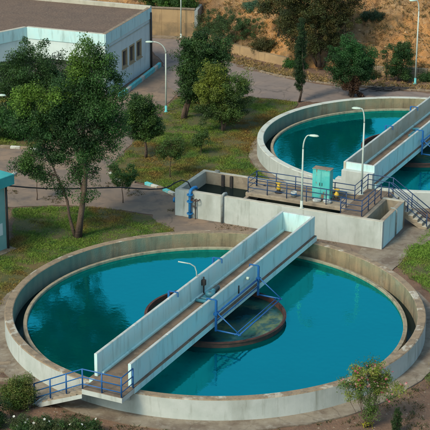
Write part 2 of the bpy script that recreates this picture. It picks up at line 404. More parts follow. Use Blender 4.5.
DRIVE = [(-30, 33), (-15.6, 30.4), (-12.8, 29.9), (-11.8, 33), (-9.2, 41.5), (-8.6, 43.6), (-5.2, 54), (-3.0, 52), (-3.4, 44), (-5.2, 35.5), (-6.9, 28.5), (-7.4, 25.2),
         (-6.6, 23.2), (-4.4, 22.5), (-2.9, 20.6), (-1.2, 21.0), (13.0, 17.0), (14.0, 15.2), (11.0, 9.0), (9.2, 7.5), (4, 10.5), (-2.4, 12.6), (-4.2, 16.6), (-6.9, 18.0), (-10.1, 18.4), (-13.2, 17.8), (-30, 18)]
struct(sheet('driveway', DRIVE, 0.004, 'drive', 0.22))
ROAD = [(-6.4, 66), (-2.7, 62.0), (1.8, 53.4), (5.0, 50.0), (9.2, 47.6), (17.4, 45.6), (40, 42), (40, 36), (17, 41.5), (6.6, 42.9), (2.6, 44.1), (-1.0, 44.6), (-3.2, 44.2), (-4.0, 48), (-4.6, 54.2), (-5.2, 57), (-7, 64)]
struct(sheet('road', ROAD, 0.009, 'asphalt', 0.2))

# lawns: soil sheet + blades
LAWNS = {
 'left': [(-12.4, 12.6), (-13.0, 17.6), (-10.1, 18.2), (-6.9, 17.8), (-4.2, 16.4), (-2.6, 14.0), (-4.5, 11.4), (-8.5, 8.8), (-10.9, 5.4), (-11.8, 2.2), (-14.5, 1.6), (-16, 8), (-13.2, 9.4)],
 'middle': [(-7.2, 25.4), (-6.8, 28.5), (-5.0, 35.5), (-3.2, 43.6), (-1.0, 44.3), (2.6, 43.8), (6.4, 42.6), (5.5, 39.5), (3.0, 33.5), (2.2, 28.0), (3.6, 23.5), (6.4, 19.6), (6.0, 18.2), (-0.6, 21.2), (-2.6, 21.0), (-4.3, 22.8), (-6.4, 23.5)],
 'right': [(10.6, 8.2), (11.5, 10.8), (13.7, 15.0), (18, 15.5), (18, 3), (12.6, 3.2), (11.6, 6.2)],
 'corner': [(10.4, -6.6), (11.6, -3.6), (16, -3), (16, -11), (11.4, -9.6)],
 'verge': [(-15.9, 31), (-12.7, 30.2), (-11.6, 33.2), (-9.2, 41.2), (-13, 43.2), (-30, 43), (-30, 33.5)],
}
def inpoly(px, py, poly):
    c = np.zeros(len(px), bool); n = len(poly); j = n-1
    for i in range(n):
        xi, yi = poly[i]; xj, yj = poly[j]
        cond = ((yi > py) != (yj > py)) & (px < (xj-xi)*(py-yi)/(yj-yi+1e-12)+xi)
        c ^= cond; j = i
    return c
def nz(x, y, s, o=0.0): return np.array([noise.noise(Vector((a*s+o, b*s-o, o))) for a, b in zip(x, y)])

def blades(name, pts, h, w, cols, mat='straw', lean=0.5):
    """pts Nx3, h N, w N, cols Nx3: one bent blade (two triangles) each, joined into one mesh"""
    n = len(pts)
    a = nr.uniform(0, 2*np.pi, n); d = np.stack([np.cos(a), np.sin(a), np.zeros(n)], 1)
    a2 = nr.uniform(0, 2*np.pi, n); l = np.stack([np.cos(a2), np.sin(a2), np.zeros(n)], 1)*(h*nr.uniform(0.1, lean*2, n))[:, None]
    p0 = pts - d*w[:, None]/2; p1 = pts + d*w[:, None]/2
    up_ = np.stack([np.zeros(n), np.zeros(n), h], 1)
    p2 = pts + up_*0.6 + l*0.4 + d*w[:, None]*0.35; p3 = pts + up_ + l
    v = np.stack([p0, p1, p2, p3], 1).reshape(-1, 3)
    return quadmesh(name, v, np.repeat(cols, 4, 0), mat)

def quadmesh(name, v, cols, mat):
    nq = len(v)//4
    me = bpy.data.meshes.new(name)
    me.vertices.add(len(v)); me.vertices.foreach_set('co', v.astype(np.float32).ravel())
    me.loops.add(nq*4); me.loops.foreach_set('vertex_index', np.arange(nq*4, dtype=np.int32))
    me.polygons.add(nq); me.polygons.foreach_set('loop_start', np.arange(0, nq*4, 4, dtype=np.int32))
    me.update(calc_edges=True)
    ca = me.color_attributes.new('tint', 'FLOAT_COLOR', 'POINT')
    c4 = np.concatenate([cols, np.ones((len(cols), 1))], 1).astype(np.float32)
    ca.data.foreach_set('color', c4.ravel())
    me.materials.append(M[mat])
    return me

GREEN = np.array((0.075, 0.115, 0.018)); DGREEN = np.array((0.038, 0.078, 0.016)); OCHRE = np.array((0.21, 0.145, 0.035)); RUSTY = np.array((0.15, 0.085, 0.028)); BRIGHT = np.array((0.085, 0.15, 0.02))
def lawn(key, label, dens, hmul, dry, bright):
    poly = LAWNS[key]
    o = struct(sheet('lawn', poly, 0.014, 'turf', 0.2))
    P = np.array(poly); x0, y0 = P.min(0); x1, y1 = P.max(0)
    x0 = max(x0, -22); x1 = min(x1, 19)
    n = int((x1-x0)*(y1-y0)*dens)
    x = nr.uniform(x0, x1, n); y = nr.uniform(y0, y1, n)
    jx = x+nr.normal(0, 0.12, n); jy = y+nr.normal(0, 0.12, n)
    k = inpoly(jx, jy, poly); x = x[k]; y = y[k]
    d = nz(x, y, 0.55, 3.3) + 0.6*nz(x, y, 1.7, 9.1)
    k = nr.uniform(0, 1, len(x)) < np.clip(0.68 + 1.3*d, 0.04, 1)
    x, y, d = x[k], y[k], d[k]
    e = nz(x, y, 0.30, 21.7) + 0.5*nz(x, y, 1.1, 5.5); e2 = nz(x, y, 0.8, 44.0)
    t = np.clip(0.5 + 1.6*(e - 0.0) + dry, 0, 1)[:, None]
    base = np.where(e2[:, None] > 0.1, DGREEN, GREEN)
    base = (base*(1-bright) + BRIGHT*bright)*1.95
    dryc = np.where(nr.uniform(0, 1, len(x))[:, None] < 0.4, RUSTY, OCHRE)*1.25
    cols = (base*(1-t) + dryc*t)*nr.uniform(0.65, 1.35, (len(x), 1))
    h = nr.uniform(0.045, 0.125, len(x))*hmul*(1+0.8*np.clip(d, -0.5, 1)); w = nr.uniform(0.014, 0.03, len(x))
    me = blades('grass', np.stack([x, y, np.full(len(x), 0.012)], 1), h, w, cols, lean=0.7)
    tag(link('grass', me), label, 'grass', kind='stuff')
lawn('left', 'olive green grass between the round tank and the turquoise kiosk', 800, 0.9, -0.28, 0.2)
lawn('middle', 'patchy green and rust coloured grass between driveway and far tank', 620, 1.0, -0.12, 0.2)
lawn('right', 'bright green grass right of the near tank below the steps', 800, 1.1, -0.5, 0.7)
lawn('corner', 'dull short grass at the right edge below the near tank', 500, 0.7, 0.1, 0.1)
lawn('verge', 'green ground cover under the dark trees by the building', 300, 1.6, -0.4, 0.3)

# concrete apron round the near tank and the strip in front of the basins
def ring_sheet(name, r0, r1, z0, z1, c, m, a0=0, a1=360, seg=120, jag=0.06):
    mb = MB(); n = seg+1
    full = abs(a1-a0) >= 360
    for k in range(n):
        a = R(a0+(a1-a0)*k/seg); ja = 0 if (full and k in (0, seg)) else jag*noise.noise(Vector((math.cos(a)*9, math.sin(a)*9, 1)))*2
        ca, sa = math.cos(a), math.sin(a); rr = r1+ja
        mb.v += [(c[0]+r0*ca, c[1]+r0*sa, z1), (c[0]+rr*ca, c[1]+rr*sa, z1), (c[0]+rr*ca, c[1]+rr*sa, z0)]
    for k in range(seg):
        i = 3*k
        mb.f += [(i, i+1, i+4, i+3), (i+1, i+2, i+5, i+4)]; mb.m += [0, 0]
    return mb.build(name, m)
struct(ring_sheet('pavement', 11.15, 12.25, -0.03, 0.045, (0, 0), 'apron'))
struct(ring_sheet('pavement', 11.15, 11.75, -0.03, 0.040, (14.08, 29.46), 'apron'))
struct(sheet('path', [(10.3, 7.6), (9.4, 7.0), (8.0, 9.0), (8.8, 11.3), (10.0, 10.9), (11.95, 14.7), (13.2, 15.6), (14.6, 15.4), (12.6, 11.8), (11.6, 10.4)], 0.026, 'apron', 0.06))
struct(sheet('path', [(-3.4, 16.0), (-2.4, 13.4), (4.5, 11.2), (7.6, 9.6), (9.8, 10.6), (-2.2, 16.6)], 0.021, 'drive', 0.1))

# soil crumbs, stones and litter in the foreground and along the road's verge
def pebbles(name, pts, s, m, label, cat):
    mb = MB()
    for (x, y, z), r in zip(pts, s):
        a = rng.uniform(0, 6.28); c_, s_ = math.cos(a), math.sin(a)
        vs = []
        for (u, v, w) in ((1,0,0),(0.2,0.9,0),(-0.9,0.3,0),(-0.3,-0.9,0),(0.7,-0.6,0),(0.35,0.35,0.7),(-0.4,0.2,0.75),(-0.05,-0.4,0.65)):
            u *= rng.uniform(0.7, 1.2); v *= rng.uniform(0.7, 1.2); w *= rng.uniform(0.6, 1.1)
            vs.append((x+r*(u*c_-v*s_), y+r*(u*s_+v*c_), z-0.01+r*w*0.75))
        mb.add(vs, [(0,1,5),(1,6,5),(1,2,6),(2,3,7,6),(3,4,7),(4,0,5,7),(5,6,7)])
    return tag(mb.build(name, m), label, cat, kind='stuff')
pp = []; ss = []
while len(pp) < 1500:
    x = rng.uniform(-13, 15); y = rng.uniform(-15, 3)
    rr = math.hypot(x, y)
    if rr < 12.35 or rr > 18: continue
    pp.append((x, y, -0.015)); ss.append(rng.choice((0.02, 0.03, 0.03, 0.045, 0.07)))
pebbles('soil_stones', pp, ss, 'stone', 'small stones strewn on the brown soil round the near tank', 'stones')
pp = []; ss = []
VERGE = [(-2.5, 62.6), (1.8, 53.6), (5, 50.3), (9.2, 47.9), (17.4, 46.0), (24, 44.8)]
for i in range(900):
    k = rng.uniform(0, len(VERGE)-1.001); j = int(k); a = Vector(VERGE[j]).lerp(Vector(VERGE[j+1]), k-j)
    x = a.x+rng.uniform(-0.2, 0.4); y = a.y+abs(rng.gauss(0, 0.9))
    if y > foot(x)-0.1: continue
    pp.append((x, y, 0.0)); ss.append(rng.choice((0.04, 0.05, 0.07, 0.1, 0.16)))
pebbles('verge_stones', pp, ss, 'stone', 'rubble along the far edge of the road below the hill', 'stones')

# ------------------------------------------------------------------ settling tanks
TANK2 = (14.08, 29.46)
WZ = 0.32
def make_tank():
    t = empty('settling_tank')
    prof = [(11.2, -0.05), (11.2, 1.09), (11.16, 1.13), (10.79, 1.13), (10.75, 1.10), (10.75, -0.3)]
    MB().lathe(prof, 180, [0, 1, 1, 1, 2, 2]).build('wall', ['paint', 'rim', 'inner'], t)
    MB().lathe([(10.24, -0.3), (10.24, 0.44), (10.06, 0.47), (10.03, 0.44), (10.03, -0.3)], 180, None).build('weir', 'weir', t)
    MB().lathe([(3.76, 0.02), (3.76, 0.62), (3.66, 0.62), (3.66, 0.02)], 96).build('centre_well', 'rust', t)
    # stiffening angle round the well
    MB().lathe([(3.81, 0.56), (3.81, 0.605), (3.765, 0.605), (3.765, 0.56)], 96).build('stiffener_ring', 'rust', t)
    return t
tank1 = tag(make_tank(), 'large round concrete tank in the foreground with worn brown rim', 'tank', 'round settling tanks')
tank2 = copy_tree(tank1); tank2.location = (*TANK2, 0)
tag(tank2, 'farther round tank at the right with a pale rim, cut by the frame', 'tank', 'round settling tanks')
for ch in tank2.children:
    if ch.name.startswith('wall'):
        ch.data = ch.data.copy(); ch.data.materials[1] = M['rim2']
for i, (cx, cy) in enumerate(((0, 0), TANK2)):
    mb = MB().lathe([(10.1, WZ), (3.70, WZ)], 120, None, (0, 0), closed=False); struct(mb.build('water', 'water', loc=(cx, cy, 0)))
    struct(MB().disc(3.66, WZ+0.02, 72).build('water', 'well_water', loc=(cx, cy, 0)))
    struct(MB().lathe([(10.8, 0.05), (10.2, 0.05)], 120, None, closed=False).build('water', 'dark_water', loc=(cx, cy, 0)))

# ------------------------------------------------------------------ tubular railing
def railing(parent, path, height=1.0, spacing=1.25, levels=(1.0, 0.66, 0.33), r=0.03, m='rail', posts_at=None, name='railing'):
    """path: list of base points; the rails are the part, each post a sub-part"""
    mb = MB()
    P = [Vector(p) for p in path]
    for lv in levels:
        mb.tube([p+Vector((0, 0, height*lv)) for p in P], r if lv == 1.0 else r*0.85, 6)
    o = mb.build(name, m, parent, True)
    pm = MB().tube([(0, 0, 0), (0, 0, height)], r*1.12, 6).build('post', m, o, True)
    first = True
    for i in range(len(P)-1):
        L = (P[i+1]-P[i]); k = max(1, round(Vector((L.x, L.y)).length/spacing))
        for j in range(k + (1 if i == len(P)-2 else 0)):
            p = P[i]+L*(j/k)
            if first: pm.location = p; first = False
            else:
                c = pm.copy(); COL.objects.link(c); c.location = p
    return o

# ------------------------------------------------------------------ tank bridges
def make_bridge():
    b = empty('tank_bridge')
    D0, D1 = 1.14, 1.48; PT = 2.66; U0, U1 = -11.25, 11.15; HW = 1.07
    mb = MB().bevbox(-HW-0.16, HW+0.16, U0, U1, D0, D1, 0.03, 0, 1)
    mb.build('deck', ['paint_blue', 'deck'], b)
    for sx in (-1, 1):
        x0, x1 = (-HW, -HW+0.16) if sx < 0 else (HW-0.16, HW)
        ua = U0 + (0.25 if sx < 0 else 0); L = (U1-ua)/6
        for q in range(6):          # cast in six lengths with open joints
            j = 0.004*((q*7+(3 if sx < 0 else 0)) % 3 - 1)
            MB().bevbox(x0+j, x1+j, ua+q*L+(0.006 if q else 0), ua+(q+1)*L-(0.006 if q < 5 else 0), D1, PT+j, 0.02, 0, 1).build('parapet_panel', ['paint_blue', 'paint'], b)
    MB().bevbox(-HW+0.17, HW-0.17, U1-0.17, U1-0.004, D1+0.002, PT-0.004, 0.02, 0, 1).build('end_wall', ['paint_blue', 'paint'], b)
    # kerbs along the foot of the parapets inside
    for sx in (-1, 1):
        xa = sx*(HW-0.17); xb = sx*(HW-0.30)
        MB().box(min(xa, xb), max(xa, xb), U0+0.6, U1-0.2, D1, D1+0.10).build('kerb', 'paint_blue', b)
    # landing beyond the rim and the steps down
    MB().bevbox(-0.92, 1.24, -12.47, U0-0.003, 1.20, D1-0.005, 0.02, 0, 1).build('landing', ['paint', 'deck'], b)
    st = MB(); n = 8; run = 2.55
    xs, xe = -0.925, -0.925-run
    # sloping slab under the steps
    st.add([(xs, -12.47, 0.97), (xe+0.15, -12.47, -0.06), (xe-0.25, -12.47, -0.06), (xe-0.25, -12.47, 0.0), (xs, -12.47, 1.17),
            (xs, -11.42, 0.97), (xe+0.15, -11.42, -0.06), (xe-0.25, -11.42, -0.06), (xe-0.25, -11.42, 0.0), (xs, -11.42, 1.17)],
           [(0,4,3,2,1), (5,6,7,8,9), (0,1,6,5), (1,2,7,6), (2,3,8,7), (3,4,9,8), (4,0,5,9)])
    sto = st.build('staircase', 'paint', b)
    for i in range(n):
        z1 = D1-0.01-(i+1)*D1/(n+1); x1 = xs-i*run/n
        MB().bevbox(x1-run/n-0.02, x1-0.01, -12.44, -11.44, z1-0.20, z1, 0.015, 0, 1).build('step', ['conc', 'conc'], sto)
    y = -12.42
    railing(b, [(xe-0.12, y, 0.10), (-0.90, y, D1-0.02), (1.19, y, D1-0.02), (1.19, -11.3, D1-0.02)], 1.02, 1.05, (1.0, 0.6, 0.25), 0.034, 'blue')
    # supporting corbel under the landing
    MB().add([(-0.6, -11.26, 0.75), (1.0, -11.26, 0.75), (1.0, -11.26, 1.19), (-0.6, -11.26, 1.19), (-0.6, -12.2, 1.19), (1.0, -12.2, 1.19)],
             [(0,1,2,3), (0,4,5,1), (0,3,4), (1,5,2), (3,2,5,4)]).build('corbel', 'paint', b)
    # steel scraper frames clamped on the parapets
    for sx in (-1, 1):
        f = MB()
        xo = sx*(HW+0.30); X = sx*2.72; zb = 1.02
        f.tube([(xo, -2.75, 1.95), (xo, 2.55, 1.95)], 0.05, 8)
        f.tube([(xo, -2.75, 1.5), (xo, 2.55, 1.5)], 0.035, 8)
        f.tube([(X, -2.85, zb), (X, 2.45, zb)], 0.04, 8)
        f.tube([(X-sx*0.22, -2.85, zb), (X-sx*0.22, 2.45, zb)], 0.03, 8)
        fo = f.build('scraper_frame', 'blue', b, True)
        for yy in (-2.75, 2.5):
            MB().box(xo-0.05, xo+0.05, yy-0.05, yy+0.05, zb-0.05, 2.69).build('upright', 'blue', fo)
            xi = sx*(HW-0.24)
            MB().box(min(xo, xi), max(xo, xi), yy-0.03, yy+0.03, 2.68, 2.73).build('hook', 'blue', fo)
            MB().box(xi-0.02, xi+0.02, yy-0.03, yy+0.03, 2.45, 2.68).build('hook', 'blue', fo)
            MB().tube([(xo, yy, zb), (X+sx*0.08, yy, zb)], 0.045, 8).build('arm', 'blue', fo, True)
            MB().tube([(xo, yy, 2.05), (X, yy, zb+0.03)], 0.032, 8).build('brace', 'blue', fo, True)
            MB().box(xo-0.10, xo+0.10, yy-0.12, yy+0.12, 1.88, 2.02).build('bracket', 'blue', fo)
    # drive unit on the deck at the centre
    dv = MB().bevbox(-0.62, 0.35, -0.55, 0.55, D1+0.002, D1+0.16, 0.03)
    dvo = dv.build('drive_unit', 'motor', b)
    MB().lathe([(0.02, D1+0.15), (0.27, D1+0.15), (0.27, D1+0.34), (0.22, D1+0.40), (0.02, D1+0.42)], 20, None, (-0.25, -0.1)).build('gearbox', 'motor', dvo, True)
    MB().tube([(-0.25, 0.10, D1+0.30), (-0.25, 0.22, D1+0.30), (-0.25, 0.80, D1+0.30), (-0.25, 0.86, D1+0.30)], [0.10, 0.14, 0.14, 0.07], 14).build('motor', 'motor', dvo, True)
    for k in range(6):
        MB().lathe([(0.155, -0.012), (0.155, 0.012), (0.11, 0.012), (0.11, -0.012)], 14).build('cooling_fin', 'darkmetal', dvo).matrix_basis = Matrix.Translation((-0.25, 0.30+k*0.08, D1+0.30)) @ Matrix.Rotation(R(90), 4, 'X')
    MB().tube([(-0.80, 0.2, D1), (-0.80, 0.2, D1+1.02)], 0.045, 8).box(-0.90, -0.70, 0.10, 0.30, D1+0.55, D1+0.85).build('control_post', 'darkmetal', b, False)
    MB().tube([(-0.70, -0.9, D1+0.12), (0.1, -1.0, D1+0.18), (0.55, -1.0, D1+0.1)], 0.10, 10).build('pipe', 'motor', b, True)
    # lamp bracket: a bent white pipe on the left parapet, a bulkhead lamp on the right one
    MB().tube([(-0.99, -0.25, 2.55), (-1.0, -0.28, 2.95), (-1.06, -0.36, 3.25), (-1.25, -0.55, 3.45), (-1.75, -0.95, 3.62)], 0.035, 8).build('lamp_bracket', 'lamp', b, True)
    MB().tube([(1.15, 1.45, 2.33), (1.30, 1.45, 2.33)], 0.09, 10).build('bulkhead_lamp', 'lamp_head', b, True)
    MB().tube([(1.09, 0.6, 1.75), (1.09, 0.6, 2.2)], 0.04, 8).build('conduit', 'darkmetal', b, True)
    return b
TH = -math.atan2(0.435, 0.9)
br1 = make_bridge(); br1.rotation_euler.z = TH
tag(br1, 'pale cyan footbridge with parapets and steps across the near tank', 'bridge', 'tank bridges')
br2 = copy_tree(br1); br2.location = (*TANK2, 0); br2.rotation_euler.z = TH+math.pi
tag(br2, 'second walled footbridge, over the farther tank at the right', 'bridge', 'tank bridges')
pars = [c for c in br2.children if c.name.startswith('parapet')]
for c in pars:
    if min(v.co.x for v in c.data.vertices) > 0: c.data = c.data.copy(); c.data.materials[0] = M['paint_cream2']
# abutment of the far bridge
ab = MB().bevbox(-1.065, 1.065, -11.5, -10.9, -0.05, 2.2, 0.02, 0)
abo = ab.build('abutment', 'paint', br2)
abo.matrix_basis = Matrix.Rotation(math.pi, 4, 'Z')
a2 = MB().bevbox(-1.5, -1.07, -11.45, -10.95, -0.05, 1.55, 0.02, 0).build('abutment_step', 'paint', br2)
a2.matrix_basis = Matrix.Rotation(math.pi, 4, 'Z')

# ------------------------------------------------------------------ distribution basins behind the near tank
CH = empty('concrete_basin', (-2.61, 16.8, 0), R(-24.5), 'long white walled basin block with walkway between the two round tanks', 'basin')
H = 1.77
def wbox(x0, x1, y0, y1, z0, z1, mats, name='wall', bev=0.02):
    return MB().bevbox(x0, x1, y0, y1, z0, z1, bev, 0, 1).build(name, mats, CH)
wbox(0, 13.85, 0, 0.30, -0.05, H, ['paint', 'paint_cream'])
wbox(0, 0.30, 0.302, 4.0, -0.05, H-0.003, ['paint_cream', 'paint_cream'])
wbox(0, 13.85, 4.002, 4.30, -0.05, H-0.002, ['conc', 'paint_cream'])
wbox(13.55, 13.848, 0.302, 4.0, -0.05, H-0.004, ['paint_blue', 'conc'])  # cyan skylight on this shaded right side is put into its paint colour
wbox(12.45, 12.72, 0.302, 4.0, -0.05, H-0.004, ['conc', 'conc'], 'partition')
wbox(4.30, 4.52, 0.302, 4.0, -0.05, 1.53, ['conc', 'conc'], 'partition')
wbox(10.9, 11.1, 0.302, 4.0, -0.05, 1.53, ['conc', 'conc'], 'partition')
wbox(4.28, 10.95, 1.35, 2.95, 1.54, H-0.006, ['conc', 'conc'], 'walkway')
wbox(10.96, 12.44, 0.25, 5.35, 1.545, H+0.012, ['conc', 'deck'], 'walkway')
wbox(12.445, 12.75, 4.31, 5.35, 1.545, H+0.010, ['conc', 'deck'], 'walkway')
for x in (11.2, 12.4): wbox(x, x+0.2, 4.9, 5.1, -0.05, 1.54, ['conc', 'conc'], 'pillar')
struct(MB().add([(0.25, 0.25, 0.92), (12.5, 0.25, 0.92), (12.5, 4.05, 0.92), (0.25, 4.05, 0.92)], [(0,1,2,3)]).build('water', 'dark_water', loc=(-2.61, 16.8, 0))).rotation_euler.z = R(-24.5)
MB().add([(12.6, 0.25, 0.25), (13.6, 0.25, 0.25), (13.6, 4.05, 0.25), (12.6, 4.05, 0.25)], [(0,1,2,3)]).build('pit_floor', 'rust', CH)
# steps down at the right
n = 8; run = 2.5; xs = 12.755
st = MB().add([(xs, 4.40, 1.12), (xs+run-0.35, 4.40, -0.05), (xs+run, 4.40, 0.06), (xs, 4.40, 1.6), (xs, 5.37, 1.12), (xs+run-0.35, 5.37, -0.05), (xs+run, 5.37, 0.06), (xs, 5.37, 1.6)],
     [(0,1,2,3), (4,7,6,5), (3,2,6,7), (0,4,5,1), (1,5,6,2), (0,3,7,4)]).build('staircase', 'conc', CH)
for i in range(n):
    z1 = H-(i+1)*H/(n+1); x0 = xs+0.01+i*run/n
    MB().bevbox(x0, x0+run/n+0.03, 4.38, 5.39, z1-0.21, z1, 0.015, 0, 1).build('step', ['conc', 'paint_cream'], st)
zt = H-0.005
railing(CH, [(4.42, 2.75, zt), (4.42, 1.42, zt), (10.98, 1.42, zt), (11.02, 0.34, zt+0.01), (12.38, 0.34, zt+0.01), (12.38, 3.9, zt+0.01)], 1.0, 1.3, (1.0, 0.66, 0.33), 0.03)
railing(CH, [(4.42, 2.85, zt), (11.02, 2.85, zt), (11.02, 5.28, zt), (12.70, 5.28, zt), (15.25, 5.28, 0.06)], 1.0, 1.3, (1.0, 0.66, 0.33), 0.03)
railing(CH, [(12.70, 4.45, zt), (15.25, 4.45, 0.06)], 1.0, 1.3, (1.0, 0.66, 0.33), 0.03)
# pipes on the basin's front wall
bp = MB().tube([(1.12, -0.16, 0.02), (1.12, -0.16, 1.62), (1.12, -0.12, 1.80), (1.14, 0.02, 1.90), (1.18, 0.30, 1.94), (1.22, 0.52, 1.90), (1.23, 0.60, 1.80)], 0.095, 12).build('blue_pipe', 'bluepipe', CH, True)
for z in (0.35, 1.15, 1.60):
    MB().lathe([(0.14, z-0.035), (0.20, z-0.035), (0.20, z+0.035), (0.14, z+0.035)], 14, None, (1.12, -0.16)).build('flange', 'bluepipe', bp)
MB().tube([(1.28, -0.16, 0.85), (1.50, -0.16, 0.85)], 0.06, 8).tube([(1.5, -0.16, 0.0), (1.5, -0.16, 1.32)], 0.04, 8).build('valve_stem', 'darkmetal', bp)
vw = MB().lathe([(0.26, -0.02), (0.30, -0.02), (0.30, 0.02), (0.26, 0.02)], 18, None, (0, 0))
vw.box(-0.27, 0.27, -0.015, 0.015, -0.012, 0.012); vw.box(-0.015, 0.015, -0.27, 0.27, -0.010, 0.014)
vwo = vw.build('valve_wheel', 'rust', bp); vwo.location = (1.5, -0.17, 1.33)
MB().tube([(3.32, -0.09, 0.03), (3.32, -0.09, 1.70), (3.33, -0.05, 1.86), (3.36, 0.12, 1.92), (3.39, 0.34, 1.88), (3.40, 0.40, 1.75)], 0.085, 10).build('grey_pipe', 'greypipe', CH, True)
MB().tube([(-0.05, 0.7, 0.75), (-0.32, 0.7, 0.75), (-0.34, 0.7, 0.75), (-0.42, 0.7, 0.75)], [0.10, 0.10, 0.17, 0.17], 12).build('pipe_stub', 'bluepipe', CH, True)
MB().tube([(13.9, 2.5, 0.0), (13.9, 2.5, 1.72), (13.75, 2.5, 1.80), (13.5, 2.5, 1.80)], 0.045, 8).build('drain_pipe', 'greypipe', CH, True)
for x in (1.55, 2.15):
    MB().box(x-0.09, x+0.09, 3.86, 3.998, 0.6, 1.70).build('guide_rail', 'darkmetal', CH)
MB().tube([(1.2, 4.1, 1.765), (1.2, 4.1, 1.90), (1.0, 3.9, 1.95)], 0.05, 8).build('vent_pipe', 'greypipe', CH, True)
MB().tube([(8.75, 3.9, 1.77), (8.75, 3.9, 2.4)], 0.03, 6).build('standpipe', 'darkmetal', CH)

def chp(x, y, z):
    c, s = math.cos(R(-24.5)), math.sin(R(-24.5)); return (-2.61+c*x-s*y, 16.8+s*x+c*y, z)
cb = empty('metal_cabinet', chp(8.5, 2.02, H), R(-24.5), 'tall turquoise metal cabinet with peeling rusty paint on the walkway', 'cabinet')
MB().bevbox(0, 1.15, 0, 0.55, 0.10, 1.98, 0.02).build('cabinet_body', 'cabinet', cb)
MB().bevbox(-0.03, 1.18, -0.04, 0.58, 1.982, 2.02, 0.01, 0, 1).build('roof', ['cabinet', 'kerb_stone'], cb)
MB().box(0.03, 1.12, 0.03, 0.52, 0.0, 0.10).build('plinth', 'rust', cb)
for x in (0.03, 0.585):
    d = MB().box(x, x+0.535, -0.022, -0.002, 0.16, 1.92).build('door', 'cabinet', cb)
    MB().box(x+(0.45 if x < 0.3 else 0.05), x+(0.48 if x < 0.3 else 0.08), -0.05, -0.023, 0.95, 1.15).build('handle', 'darkmetal', d)
def valve(x, y, label):
    v = empty('valve', chp(x, y, H), R(-24.5), label, 'valve', 'yellow valves on the walkway')
    MB().lathe([(0.0, 0), (0.24, 0), (0.24, 0.07), (0.12, 0.10), (0.12, 0.20), (0.0, 0.20)], 14, closed=False).build('base_flange', 'darkmetal', v)
    MB().lathe([(0.0, 0.205), (0.10, 0.205), (0.15, 0.27), (0.15, 0.40), (0.09, 0.48), (0.05, 0.66), (0.0, 0.66)], 16, closed=False).build('valve_body', 'yellow', v, True)
    w = MB().lathe([(0.14, 0.65), (0.175, 0.65), (0.175, 0.69), (0.14, 0.69)], 16); w.box(-0.15, 0.15, -0.015, 0.015, 0.655, 0.68)
    w.build('hand_wheel', 'yellow', v)
valve(9.95, 2.75-0.25, 'yellow valve with handwheel right of the turquoise cabinet')
valve(6.2, 2.15, 'yellow valve with handwheel left of the turquoise cabinet')
def sack(x, y, sx, sy, sz, rz, label):
    mb = MB(); seg, rg = 12, 6
    vs = [(0, 0, 0)]
    prof = [(0.9, 0.02), (1.02, 0.3), (0.96, 0.62), (0.72, 0.88), (0.35, 1.0)]
    for r, z in prof:
        for k in range(seg):
            a = 2*math.pi*k/seg; q = 1/(abs(math.cos(a))**4+abs(math.sin(a))**4)**0.25
            j = 1+0.12*noise.noise(Vector((math.cos(a)*2+x*7, math.sin(a)*2, z*3)))
            vs.append((sx*r*q*j*math.cos(a)/1.1, sy*r*q*j*math.sin(a)/1.1, sz*z*j))
    vs.append((0, 0, sz*1.0))
    fs = []
    for i in range(len(prof)-1):
        for k in range(seg):
            k2 = (k+1) % seg; fs.append((1+i*seg+k, 1+i*seg+k2, 1+(i+1)*seg+k2, 1+(i+1)*seg+k))
    for k in range(seg): fs.append((1+(len(prof)-1)*seg+k, 1+(len(prof)-1)*seg+(k+1) % seg, len(vs)-1))
    mb.add(vs, fs); o = mb.build('sack', 'sack', None, True, chp(x, y, H)); o.rotation_euler.z = rz
    tag(o, label, 'sack', 'white sacks on the walkway')
sack(8.95, 1.72, 0.30, 0.19, 0.20, 0.1, 'white sack lying at the foot of the turquoise cabinet, left one')
sack(9.62, 1.78, 0.30, 0.20, 0.23, -0.6, 'white sack between the turquoise cabinet and the yellow valve')
bk = empty('bucket', chp(7.35, 1.85, H), 0, 'white bucket with blue band on the walkway left of the cabinet', 'bucket')
MB().lathe([(0.14, 0.0), (0.20, 0.36), (0.17, 0.36), (0.12, 0.03)], 18).disc(0.13, 0.04, 18).build('bucket_body', 'sack', bk, True)
MB().lathe([(0.178, 0.16), (0.192, 0.26), (0.186, 0.26), (0.172, 0.16)], 18).build('band', 'bluepipe', bk, True)
hp = [(-0.2*math.cos(a), 0, 0.34+0.16*math.sin(a)) for a in np.linspace(0, math.pi, 9)]
MB().tube(hp, 0.01, 6).build('handle', 'darkmetal', bk, True)

